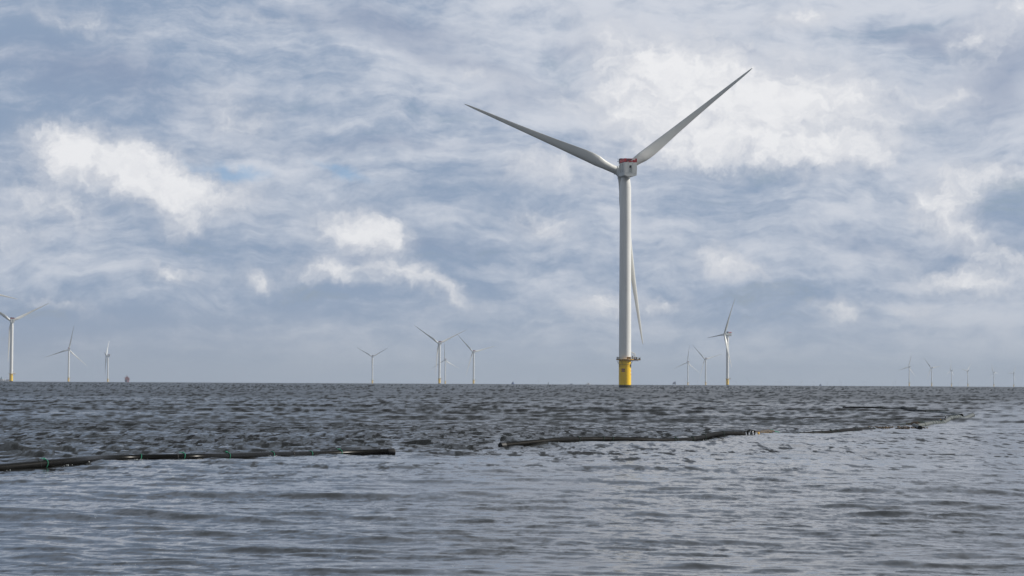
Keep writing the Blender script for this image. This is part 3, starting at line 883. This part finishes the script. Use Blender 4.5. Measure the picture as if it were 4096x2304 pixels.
SM = [
    (3637, 9080, 38, 14, 'nearest and tallest of the six small turbines on the right horizon'),
    (3726.8, 9500, 32, 79, 'second small turbine from the left of the right hand row'),
    (3805.9, 10800, 64, 118, 'dark headed small turbine with one blade straight up, in the right hand row'),
    (3871.4, 11100, 56, 41, 'small turbine whose blade points left, fourth of the right hand row'),
    (3975.5, 12000, 58, 95, 'small turbine second from the right edge of the picture'),
    (4055.3, 12500, 48, 28, 'last and smallest turbine beside the right edge'),
]
for px, D, psi, ph, lb in SM: turbine(px, D, psi, ph, lb, False)

# faint machines of a farther wind farm, hull down beyond the horizon: too small for parts
a = MB(); a.rings([(2.3, 0), (2.0, 40), (1.4, 80)], 10); a.box(-2, 2, -7, 3, 79, 83)
base_far = a
bv = [tuple(v_.co) for v_ in BL_small.vertices]; bf = [tuple(p_.vertices) for p_ in BL_small.polygons]
far_meshes = []
for var in range(4):
    a = MB(); a.v = list(base_far.v); a.f = list(base_far.f); a.k = list(base_far.k)
    _, _, _, _, bl = rotor_frames(0.0, Vector((0, 4, 81)), [8, 40, 75, 100][var])
    for m4 in bl: a.add([tuple(m4 @ Vector(c_)) for c_ in bv], bf)
    far_meshes.append(steal(a.build('far_wind_turbine', M_white, None, True)))
random.seed(4)
for i, px in enumerate((2155, 2240, 2745, 2790, 2888, 2945, 2998, 3047, 3102, 3122, 3164, 3206, 3210, 3256, 3310, 3361, 3366, 3460, 3532, 3571, 3583, 3835)):
    D = 27000 + random.random() * 2300
    o = bpy.data.objects.new('far_wind_turbine', far_meshes[i % 4]); COL.objects.link(o)
    o.location = at(px, D); o.rotation_euler = (0, 0, RAD(random.uniform(-10, 60)))
    tag(o, 'faint far wind turbine almost lost in the haze on the horizon', 'wind turbine', 'far wind farm lost in the haze')

# ------------------------------------------------------------------ ships, platforms and marks on the horizon
M_shipw = mat('ship_white_paint', (0.62, 0.60, 0.58), 0.5, var=0.15, vscale=0.4)
M_shipt = mat('ship_teal_paint', (0.03, 0.13, 0.17), 0.5, var=0.15, vscale=0.4)
M_shipr = mat('ship_red_paint', (0.36, 0.075, 0.05), 0.55, var=0.35, vscale=0.3)
M_shipm = mat('ship_maroon_hull', (0.13, 0.035, 0.05), 0.55, var=0.3, vscale=0.3)
M_shipb = mat('blue_hull_paint', (0.035, 0.07, 0.20), 0.5, var=0.2, vscale=0.4)
M_plat = mat('platform_grey_paint', (0.16, 0.16, 0.24), 0.55, var=0.3, vscale=0.3)


def hull(mb, L, B, h0, k=0, sheer=2.0):
    """ship hull along X, bow at +X"""
    st = [(-0.5, 0.82, 0.2), (-0.47, 0.95, 0.1), (-0.2, 1, 0), (0.15, 1, 0.05), (0.33, 0.8, 0.3), (0.44, 0.42, 0.7), (0.5, 0.04, 1.0)]
    v = []
    for t, w, s_ in st:
        zt = h0 + sheer * s_
        v += [(t * L * 0.97, -B / 2 * w * 0.7, -1.5), (t * L, -B / 2 * w, zt), (t * L, B / 2 * w, zt), (t * L * 0.97, B / 2 * w * 0.7, -1.5)]
    n = len(st)
    f = [(j * 4 + i, j * 4 + (i + 1) % 4, (j + 1) * 4 + (i + 1) % 4, (j + 1) * 4 + i) for j in range(n - 1) for i in range(4)] + [(3, 2, 1, 0), tuple((n - 1) * 4 + i for i in range(4))]
    mb.add(v, f, k)


D = 7200
r_ = empty('ship', at(14, D), 'white ship with a teal mast block, partly behind the turbine at the left edge', 'ship', None, RAD(4))
a = MB(); hull(a, 44, 10, 3.0); a.build('hull', M_shipw, r_)
a = MB(); a.box(-13, -1, -4.5, 4.5, 3.0, 7.0); a.box(-11, -3, -4, 4, 7.0, 9.0); a.box(1.5, 4.5, -2, 2, 3, 8.0)
a.build('superstructure', M_shipw, r_)
a = MB(); a.rings([(3.6, 9.0), (3.4, 10.3), (1.5, 11.0), (1.3, 15.0)], 12, cx=-7.5); a.build('mast_block', M_shipt, r_)
a = MB(); a.tube([(4, 0, 8), (7, 0, 14.5)], 0.25, 6); a.tube([(4, 0, 8), (5, 0, 11)], 0.5, 6); a.build('crane', M_eq, r_)
a = MB(); a.box(8, 19, -3, 3, 4.0, 6.0); a.tube([(12, 0, 6), (12.4, 0, 8)], 0.4, 6); a.tube([(16, 0, 6), (16.3, 0, 7.5)], 0.4, 6); a.build('deck_cargo', M_shipm, r_)

D = 7500
r_ = empty('supply_ship', at(508, D), 'tall red and brown supply ship seen end on, right of the side-on turbine', 'ship', None, RAD(-80))
a = MB(); hull(a, 60, 17, 7.0, sheer=1.5); a.build('hull', M_shipm, r_)
a = MB(); a.box(-2, 20, -7.8, 7.8, 7, 10.5); a.box(0, 19, -7.2, 7.6, 10.5, 13.5); a.box(3, 17, -7.6, 6.4, 13.5, 16.0); a.box(5, 15, -4.0, 4.4, 16.0, 19.0)
a.box(1, 3, -8.4, -6.8, 13.5, 17.0); a.box(1, 3, 6.8, 8.3, 9, 15.5)
a.build('superstructure', M_shipr, r_)
a = MB(); a.tube([(9, 0, 19), (9, 0, 24.5)], 0.3, 6); a.tube([(9, -1.6, 19), (9, -1.6, 22.5), (9, 1.2, 22.5), (9, 1.2, 19)], 0.3, 6); a.tube([(9, 0.8, 24), (9, -2.2, 24)], 0.15, 6)
a.tube([(9, -3.5, 19), (9, -5.4, 21.6)], 0.45, 6); a.build('mast', M_shipm, r_)
a = MB(); a.box(20, 20.4, -7.0, 7.2, 8.0, 9.2); a.box(17, 17.3, -6, 5, 14.2, 15.2); a.box(-3, -2, 2.5, 7.2, 8, 12.4); a.build('window_band', M_dark, r_)

D = 6800
r_ = empty('work_boat', at(2051.5, D), 'small blue boat on the horizon left of the near turbine', 'boat', None, RAD(70))
a = MB(); hull(a, 16, 6.4, 2.4, sheer=1.0); a.build('hull', M_shipb, r_)
a = MB(); a.box(-3, 3, -2.6, 2.4, 2.4, 5.0); a.box(-1.5, 2, -1.3, 1.2, 5.0, 7.4); a.build('wheelhouse', M_shipb, r_)
a = MB(); a.tube([(0, -.4, 7.4), (0, -.4, 9.6)], 0.45, 6); a.tube([(0, 2.4, 5), (0, 3.4, 6)], 0.3, 6); a.build('mast', M_dark, r_)

r_ = empty('spar_buoy', at(2193, 4200), 'thin dark upright spar buoy on the horizon, left of the near turbine', 'buoy')
a = MB(); a.rings([(0.9, -1), (1.0, 0.8), (0.35, 1.2)], 16); a.build('float', M_dark, r_, True)
a = MB(); a.rings([(0.48, 1.2), (0.48, 3.6)], 12); a.build('pole', M_dark, r_, True)
a = MB(); a.rings([(0.5, 3.6), (0.02, 4.3)], 12); a.rings([(0.5, 4.4), (0.02, 5.0)], 12); a.build('topmark', M_black, r_, True)

r_ = empty('low_boat', at(2285.5, 8300), 'very low grey boat hull down between the spar buoy and the white boat', 'boat', None, RAD(8))
a = MB(); hull(a, 13, 3, 1.8, sheer=0.5); a.build('hull', M_plat, r_)
a = MB(); a.box(-2.9, -1.0, -1, 1, 1.8, 4.2); a.box(0.2, 1.0, -.8, .8, 1.8, 4.0); a.box(2.0, 3.2, -.8, .8, 1.8, 4.0); a.build('deckhouse', M_shipt, r_)

r_ = empty('motor_yacht', at(2354, 5000), 'small white motor boat with dark windows just left of the near turbine', 'boat', None, RAD(12))
a = MB(); hull(a, 8.5, 3.0, 1.3, sheer=0.8); a.build('hull', M_eq, r_)
a = MB(); a.box(-2.4, 1.6, -1.2, 1.2, 1.3, 2.6); a.box(-2.2, 1.2, -1.1, 1.1, 3.25, 3.8); a.build('cabin', M_eq, r_)
a = MB(); a.box(-2.25, 1.3, -1.15, 1.15, 2.6, 3.25); a.build('window', M_black, r_)
r_ = empty('channel_marker', at(2344.5, 5200), 'tiny thin marker post beside the white motor boat', 'buoy')
a = MB(); a.rings([(0.5, -0.5), (0.5, 0.8), (0.15, 1.0), (0.15, 2.3), (0.35, 2.4), (0.02, 3.1)], 10); a.build('marker_post', M_dark, r_)


def substation(px, D, label, w, h, rz):
    r_ = empty('offshore_platform', at(px, D), label, 'platform', None, rz)
    for sx in (-1, 1):
        for sy in (-1, 1):
            a = MB(); a.tube([(sx * w * 0.42, sy * w * 0.3, -12), (sx * w * 0.34, sy * w * 0.25, 5.0)], 0.6, 8); a.build('leg', M_yellow, r_)
    a = MB(); a.box(-w / 2, w / 2, -w * .35, w * .35, 4.0, 5.0); a.box(-w * .45, w * .42, -w * .3, w * .3, 5.0, h * .62)
    a.box(-w * .25, w * .40, -w * .28, w * .28, h * .62, h * .86); a.box(-w * .5, w * .5, -w * .36, w * .36, h * .60, h * .63)
    a.build('topside', M_plat, r_)
    a = MB(); a.box(w * .16, w * .34, -1.0, 1.0, h * .80, h * 1.06); a.tube([(w * .25, 0, h), (w * .25, 0, h * 1.12)], 0.3, 6); a.build('crane_tower', M_shipb, r_)
    return r_


substation(2697, 9300, 'blue grey offshore platform with a tall column, right of the near turbine', 14.5, 15.5, RAD(6))
r_ = empty('mast_boat', at(3282, 9000), 'lone dark blue boat with a tall mast, far right of the side-on turbine', 'boat', None, RAD(20))
a = MB(); hull(a, 10, 4.5, 4.0, sheer=1.0); a.build('hull', M_shipb, r_)
a = MB(); a.box(-2.6, 2.4, -1.6, 1.6, 4.0, 7.6); a.build('wheelhouse', M_plat, r_)
a = MB(); a.tube([(0.6, 0, 7.6), (0.6, 0, 12.2)], 0.35, 6); a.box(-.3, 1.5, -.4, .4, 11.0, 12.0); a.build('mast', M_shipb, r_)

# a gull
gl = MB()
v = [(-0.62, -0.10, 0.16), (-0.30, 0.06, 0.22), (0, 0.10, 0.03), (0.30, 0.06, 0.22), (0.62, -0.10, 0.16), (0.30, -0.12, 0.2), (0, -0.08, 0.02), (-0.30, -0.12, 0.2)]
v2 = [(a_, b_, c_ + 0.02) for a_, b_, c_ in v]
gl.add(v + v2, [(0, 1, 7), (1, 2, 6, 7), (2, 3, 5, 6), (3, 4, 5), (8, 15, 9), (9, 15, 14, 10), (10, 14, 13, 11), (11, 13, 12)] + [(i, (i + 1) % 8, 8 + (i + 1) % 8, 8 + i) for i in range(8)])
gl.tube([(0, -0.34, 0.02), (0, -0.2, 0.0), (0, 0, 0.0), (0, 0.16, 0.01), (0, 0.24, 0.03), (0, 0.31, 0.02)], 0.07, 8, rr=[0.03, 0.05, 0.08, 0.06, 0.045, 0.012])
g_ = gl.build('gull', M_nac, None, True)
dv = ray(1981, 1366); g_.location = Vector((0, 0, CAM_H)) + dv * (1500 / dv.y); g_.rotation_euler = (0, RAD(15), RAD(60))
tag(g_, 'tiny seabird in flight above the right turbine of the cluster', 'bird')


# ------------------------------------------------------------------ floating tubes
def smooth_path(pts, step):
    """pts = [(px, py_of_waterline, visible height)] -> dense world points with radius offset"""
    P3 = [on_sea(px, py) for px, py, _ in pts]; vis = [p_[2] for p_ in pts]
    s = [0.0]
    for i in range(1, len(P3)): s.append(s[-1] + (P3[i] - P3[i - 1]).length)
    n = max(4, int(s[-1] / step)); out_ = []
    S = np.linspace(0, s[-1], n)
    X = np.interp(S, s, [p_.x for p_ in P3]); Y = np.interp(S, s, [p_.y for p_ in P3]); V = np.interp(S, s, vis)
    for _ in range(2):          # soften the corners
        for A_ in (X, Y, V):
            k = max(1, min(int(1.2 / step), n // 4)); pad = np.concatenate([2 * A_[0] - A_[k:0:-1], A_, 2 * A_[-1] - A_[-2:-k - 2:-1]])
            A_[:] = np.convolve(pad, np.ones(2 * k + 1) / (2 * k + 1), 'valid')
    return X, Y, V, S


def tube_float(name, pts, R, label, ties=(), joints=(), cap0=False, cap1=False, M=None, group='black floating tubes of the seaweed farm', tiem=None, knot=(), step=0.25):
    X, Y, V, S = smooth_path(pts, step)
    Hs = sea_smooth(X, Y); Hm = sample(T_md, 127.0, X, Y) * 0.026
    k = max(1, min(int(1.5 / step), len(Hm) // 4)); Hm = np.convolve(np.pad(Hm, k, mode='edge'), np.ones(2 * k + 1) / (2 * k + 1), 'valid')
    Z = Hs + Hm + V - R + 0.025
    c0 = Vector((X[0], Y[0], 0)); loc = Vector((X.mean(), Y.mean(), 0))
    root = empty(name, loc, label, 'floating tube', group)
    path = [Vector((x_, y_, z_)) - loc for x_, y_, z_ in zip(X, Y, Z)]
    a = MB(); a.tube(path, R, 20); a.build('pipe', M or M_hdpe, root, True)
    az_ = np.arctan2(X, Y); pxs = np.tan(az_)
    def locate(px):
        t = math.tan(azim(px)); i = int(np.argmin(np.abs(pxs - t))); i = min(max(i, 1), len(path) - 2)
        return path[i], (path[i + 1] - path[i - 1]).normalized()
    def ring(px, r0, rad, nm, mt, skew=0.0, n=26):
        c, t = locate(px)
        e = t.cross(Vector((0, 0, 1))).normalized(); w = e.cross(t)
        pts_ = []
        for i in range(n):
            g = 2 * math.pi * i / n
            pts_.append(c + e * (r0 * math.cos(g)) + w * (r0 * math.sin(g)) + t * (skew * math.sin(g)))
        a = MB(); a.tube(pts_, rad, 6, closed=True)
        if nm == 'rope_tie' and px in knot:
            top = c + w * (r0 + 0.01)
            a.tube([top, top + t * -0.06 + w * 0.03, top + t * -0.14 + w * 0.035 + e * 0.02], 0.011, 5)
            a.tube([top + w * 0.01, top + t * 0.03 + w * 0.02 - e * 0.03, top + t * 0.10 - w * 0.06 - e * 0.12, top + t * 0.2 - w * 0.18 - e * 0.16], 0.008, 5)
            a.tube([top - t * 0.02, top + w * 0.03, top + t * 0.03], 0.022, 6)
        a.build(nm, mt, root, True)
    for px in ties: ring(px, R + 0.008, 0.0125, 'rope_tie', tiem or M_green, 0.05)
    for px in joints: ring(px, R - 0.004, 0.014, 'pipe_joint', M_joint)
    for flag, i0, i1 in ((cap0, 0, 1), (cap1, -1, -2)):
        if flag:
            d = (path[i0] - path[i1]).normalized(); a = MB()
            a.tube([path[i0] - d * 0.22, path[i0] - d * 0.2, path[i0] + d * 0.02, path[i0] + d * 0.05], R, 20, rr=[R + 0.004, R + 0.012, R + 0.012, R - 0.01])
            a.build('end_cap', M_joint, root, True)
    return root


tube_float('floating_tube', [(-420, 1905, .15), (-150, 1890, .16), (0, 1881, .13), (160, 1874, .18), (300, 1868, .19), (420, 1851, .12), (590, 1845, .11), (760, 1848, .15), (930, 1836, .15), (1100, 1825, .13),
                             (1250, 1815, .12), (1400, 1809, .15), (1573, 1808, .20)], 0.125,
           'long glossy black tube floating in the left foreground with bright green rope ties',
           ties=(188, 570, 745, 908, 1080, 1247, 1362), joints=(165, 708, 1175), cap1=True, knot=(188, 745, 908, 1362))
tube_float('floating_tube', [(2003, 1782, .11), (2100, 1780, .13), (2220, 1778, .18), (2330, 1770, .15), (2450, 1768, .15), (2560, 1768, .16), (2700, 1764, .15), (2780, 1759, .17), (2860, 1751, .22), (2930, 1747, .17), (2975, 1746, .10)], 0.12,
           'black tube floating in the middle, right of the open gap, humped at its right end',
           ties=(2308, 2407, 2443, 2690, 2705, 2762, 2816, 2884), joints=(2325, 2573, 2769, 2928, 2968), cap0=True, tiem=M_dgreen, knot=(2705,), M=M_hdpem)
tube_float('floating_tube', [(3130, 1734, .01), (3190, 1732, .04), (3250, 1732, .09), (3320, 1730, .11), (3400, 1725, .12), (3440, 1722, .12), (3475, 1717, .08), (3500, 1714, .0)], 0.125,
           'grey black tube piece right of the seaweed covered float, half sunk at both ends',
           ties=(3188, 3194, 3250, 3290, 3322, 3345, 3418, 3470, 3490, 3495), joints=(3443,), tiem=M_dgreen, knot=(3322,), M=M_hdpem)
tube_float('floating_tube', [(3668, 1700, .13), (3710, 1698, .15), (3760, 1692, .15), (3800, 1682, .17), (3840, 1672, .20), (3865, 1667, .18), (3890, 1664, .20)], 0.17,
           'pale grey tube end at the right corner of the loop, wound with many dark ropes',
           ties=(3692, 3722, 3734, 3745, 3750, 3756, 3761, 3768, 3795, 3804, 3810, 3817, 3824, 3832, 3843, 3849), M=M_hdpe2, tiem=M_dgreen, cap1=True, step=0.4)
tube_float('floating_tube', [(3846, 1663, .12), (3828, 1660, .10), (3800, 1656.5, .08), (3760, 1653, .09), (3730, 1651.5, .05), (3706, 1650.5, .04)], 0.16,
           'nearly sunken stretch of the far arc of the loop with only its ropes showing', cap0=True,
           ties=(3838, 3820, 3812, 3790, 3778, 3760, 3749, 3735, 3724), M=M_hdpe2, tiem=M_dgreen, step=0.6)
tube_float('floating_tube', [(3700, 1648.5, .05), (3680, 1648, .14), (3655, 1644, .24), (3630, 1639.5, .24), (3605, 1636, .16), (3570, 1633.5, .13), (3520, 1632.5, .12), (3470, 1632, .12), (3400, 1631.5, .10), (3370, 1631.3, .06)], 0.16,
           'farthest black stretch of the loop lying level along the water at upper right',
           ties=(3682, 3666, 3662, 3628, 3612, 3570, 3524), M=M_hdpem, tiem=M_dgreen, step=0.8)


def sea_point(px, py, dz=0.0):
    p_ = on_sea(px, py); p_.z = float(sea_smooth(p_.x, p_.y)[0]) + float(sample(T_md, 127.0, np.array([p_.x]), np.array([p_.y]))[0]) * 0.026 + dz; return p_


# short pipe stub pointing at the viewer
c = sea_point(3672, 1712, 0.02)
r_ = empty('pipe_stub', c, 'short loose pipe end with black open mouth beside the brown weed clump', 'pipe', None, -azim(3672))
a = MB(); a.tube([(0.10, -2.2, 0.03), (0.02, -0.9, 0.05), (-0.22, 2.4, 0.08)], 0.12, 20); a.build('pipe', M_hdpe2, r_, True)
a = MB(); a.tube([(0.115, -2.42, 0.03), (0.10, -2.18, 0.03)], 0.13, 20); a.build('end_cap', M_joint, r_, True)

# a bundle of black float rings tied to the end of the middle tube
c = sea_point(2996, 1745, 0.02)
r_ = empty('float_collar', c, 'coiled black float collar between the middle tube and the golden weed float', 'float')
for dx, rad, th in ((-0.13, 0.13, 0.03), (0.02, 0.16, 0.045), (0.19, 0.15, 0.035)):
    a = MB(); pts = []
    for i in range(28):
        g = 2 * math.pi * i / 28; pts.append((dx + 0.10 * math.cos(g), rad * 0.5 * math.sin(g) * 0.3 + rad * math.cos(g) * 0.8, rad * math.sin(g) * 0.9))
    a.tube(pts, th, 8, closed=True); a.build('ring', M_hdpe, r_, True)
a = MB(); a.tube([(0.05, 0, 0.02), (0.2, -0.02, 0.0)], 0.13, 14, rr=[0.10, 0.12]); a.build('inner_sleeve', M_eq, r_, True)


def lumpy(mb, c, rx, ry, rz, n, size, seed, k=2):
    """clump of small crumpled leaf pieces filling an ellipsoid"""
    rd = random.Random(seed)
    for i in range(n):
        while True:
            u = Vector((rd.uniform(-1, 1), rd.uniform(-1, 1), rd.uniform(-1, 1)))
            if u.length < 1: break
        p_ = Vector((c[0] + u.x * rx, c[1] + u.y * ry, c[2] + u.z * rz)); s_ = size * rd.uniform(0.5, 1.3)
        e1 = Vector((rd.gauss(0, 1), rd.gauss(0, 1), rd.gauss(0, .6))).normalized(); e2 = e1.orthogonal().normalized(); e3 = e1.cross(e2)
        v = [p_ - e1 * s_, p_ + e2 * s_ * .5 + e3 * s_ * .15, p_ + e1 * s_, p_ - e2 * s_ * .5 + e3 * s_ * .15, p_ + e3 * s_ * .5, p_ - e3 * s_ * .35]
        mb.add(v, [(0, 1, 4), (1, 2, 4), (2, 3, 4), (3, 0, 4), (1, 0, 5), (2, 1, 5), (3, 2, 5), (0, 3, 5)], rd.randrange(k))


# the golden encrusted float
c0 = sea_point(3018, 1738, 0.03); c1 = sea_point(3098, 1729.5, 0.10)
r_ = empty('weed_covered_float', c0, 'rope float thickly grown with golden brown weed, right of the coiled collar', 'float')
d = c1 - c0; a = MB()
N = 16
path = [d * (i / N) + Vector((0, 0, 0.015 * math.sin(i))) for i in range(N + 1)]
a.tube(path, 0.1, 12, rr=[0.02 + 0.10 * math.sin(math.pi * min(1, (i / N) * 0.62 + 0.08)) * (1 if i < 12 else (N - i + 0.4) / 5) for i in range(N + 1)])
a.build('float_body', M_brown, r_, True)
a = MB()
for i in range(13):
    q_ = d * (i / N); lumpy(a, (q_.x, q_.y, q_.z + 0.01), 0.22, 0.10, 0.06 + 0.006 * i, 34, 0.030, i, 3)
a.build('weed_growth', None, r_, False, [M_weedl, M_weed, M_weedl])
a = MB()
for k in range(3):
    cc = d * (12.3 / N + k * 0.05); pts = [cc + Vector((0.03 * math.sin(g * .9), 0.10 * math.cos(g), 0.10 * math.sin(g))) for g in np.linspace(0, 6.28, 18)[:-1]]
    a.tube(pts, 0.014, 5, closed=True)
a.tube([d * 0.86, d * 0.95 + Vector((0, 0, .03)), d * 1.05 + Vector((0, 0, -.02)), d * 1.25 + Vector((0, 0, -.08))], 0.022, 6)
a.build('rope_lashing', M_green, r_, True)

c = sea_point(3034, 1745, 0.0); a = MB()
a.rings([(0.0, -0.06), (0.05, -0.04), (0.065, 0.0), (0.05, 0.045), (0.02, 0.06), (0.018, 0.08)], 14)
o = a.build('small_buoy', M_yel, None, True); o.location = c; tag(o, 'small bright yellow net float bobbing below the golden weed float', 'float')

# brown weed clump at the loop corner
c = sea_point(3664, 1698, 0.05)
r_ = empty('weed_clump', c, 'brown weed heaped over tangled rope where the pale grey tube begins', 'seaweed', None, -azim(3664))
a = MB(); lumpy(a, (0, 0, 0.04), 0.34, 0.8, 0.11, 300, 0.045, 5, 3); lumpy(a, (-0.42, -0.1, 0.01), 0.28, 0.6, 0.06, 110, 0.04, 6, 3)
a.build('weed', None, r_, False, [M_brown, M_weed, M_brown])
a = MB()
for k in range(3):
    pts = [Vector((0.20 + 0.13 * k + 0.06 * math.cos(g), 0.2 * math.cos(g), 0.13 * math.sin(g) + 0.04)) for g in np.linspace(0, 6.28, 18)[:-1]]
    a.tube(pts, 0.014, 5, closed=True)
a.tube([(-0.3, 0, 0.08), (-0.6, -0.3, 0.03), (-1.0, -0.9, -0.02)], 0.014, 5)
a.build('rope_coil', M_dgreen, r_, True)
c = sea_point(3590, 1712, -0.01)
a = MB(); rd = random.Random(3)
for k in range(9): lumpy(a, (rd.uniform(-1.6, 1.4), rd.uniform(-2.2, 2.5), 0.03), 0.42, 0.8, 0.035, 50, 0.06, 30 + k, 3)
o = a.build('drifting_weed', None, None, False, [M_brown, M_weed, M_brown]); o.location = c; o.rotation_euler = (0, 0, -azim(3590)); o['kind'] = 'stuff'

# marker lashed to the pale tube: dark tyre like float with a leaning stick and a white flag
c = sea_point(3773, 1688, 0.10)
r_ = empty('stick_marker', c, 'dark round float with a leaning black stick and white streamer on the loop corner', 'marker', None, -azim(3773))
a = MB(); a.tube([(0.14 * math.cos(g), 0.14 * math.sin(g) * .7, 0.03 + 0.04 * math.cos(g * .5 + 1)) for g in np.linspace(0, 6.28, 22)[:-1]], 0.06, 10, closed=True); a.build('float', M_joint, r_, True)
a = MB(); a.tube([(0.08, 0, 0.05), (0.13, 0, 0.18), (0.18, 0, 0.29)], 0.03, 8); a.build('stick', M_joint, r_, True)
a = MB(); a.tube([(0.12, 0, 0.35), (0.20, 0, 0.29), (0.30, 0, 0.24)], 0.012, 6); a.build('streamer', M_eq, r_, True)
a = MB(); a.tube([(-0.21, 0, 0.07), (-0.13, 0, 0.09)], 0.025, 8); a.build('yellow_fender', M_yel, r_, True)

# foam: splashes along the left tube and bubbles drifting over the foreground
a = MB(); rd = random.Random(11)


def bubble(px, py, s_, tall=1.0):
    P_ = on_sea(px, py); h_, _ = sea_height(np.array([P_.x]), np.array([P_.y])); z_ = float(h_[0])
    n = 6; s_ *= 0.62; v = [(P_.x, P_.y, z_ + s_ * 0.4 * tall)]
    ph = rd.random() * 6
    for i in range(n):
        g = ph + 2 * math.pi * i / n; w_ = s_ * rd.uniform(0.6, 1.3); v.append((P_.x + w_ * math.cos(g), P_.y + w_ * math.sin(g), z_ - 0.004))
    a.add(v, [(0, 1 + i, 1 + (i + 1) % n) for i in range(n)])


for cx, cy, sx, sy, n in ((180, 1985, 150, 25, 34), (60, 2030, 90, 20, 20), (370, 2080, 90, 30, 30), (430, 2120, 120, 25, 20), (700, 2160, 160, 40, 22), (820, 2200, 180, 40, 22), (520, 2265, 120, 10, 12),
                          (1400, 2210, 120, 14, 12), (1850, 2260, 180, 18, 14), (2500, 2205, 40, 6, 14), (3350, 1900, 240, 16, 34), (3700, 1930, 160, 14, 22), (1300, 2290, 500, 8, 22), (2900, 2000, 700, 120, 26)):
    for _ in range(n):
        bubble(rd.gauss(cx, sx * .5), rd.gauss(cy, sy * .5), rd.uniform(0.007, 0.022))
for cx, cy, n in ((185, 1868, 14), (270, 1868, 40), (320, 1862, 26), (30, 1880, 10), (860, 1838, 12), (1100, 1829, 14), (560, 1850, 14), (2240, 1780, 12), (2640, 1766, 12), (2830, 1758, 24), (3600, 1704, 40), (3620, 1700, 24), (3420, 1709, 8), (2975, 1738, 10)):
    for _ in range(n): bubble(rd.gauss(cx, 14), rd.gauss(cy, 2.2), rd.uniform(0.010, 0.035), rd.uniform(1, 3))
fo = a.build('foam', M_foam, None, True); fo['kind'] = 'stuff'
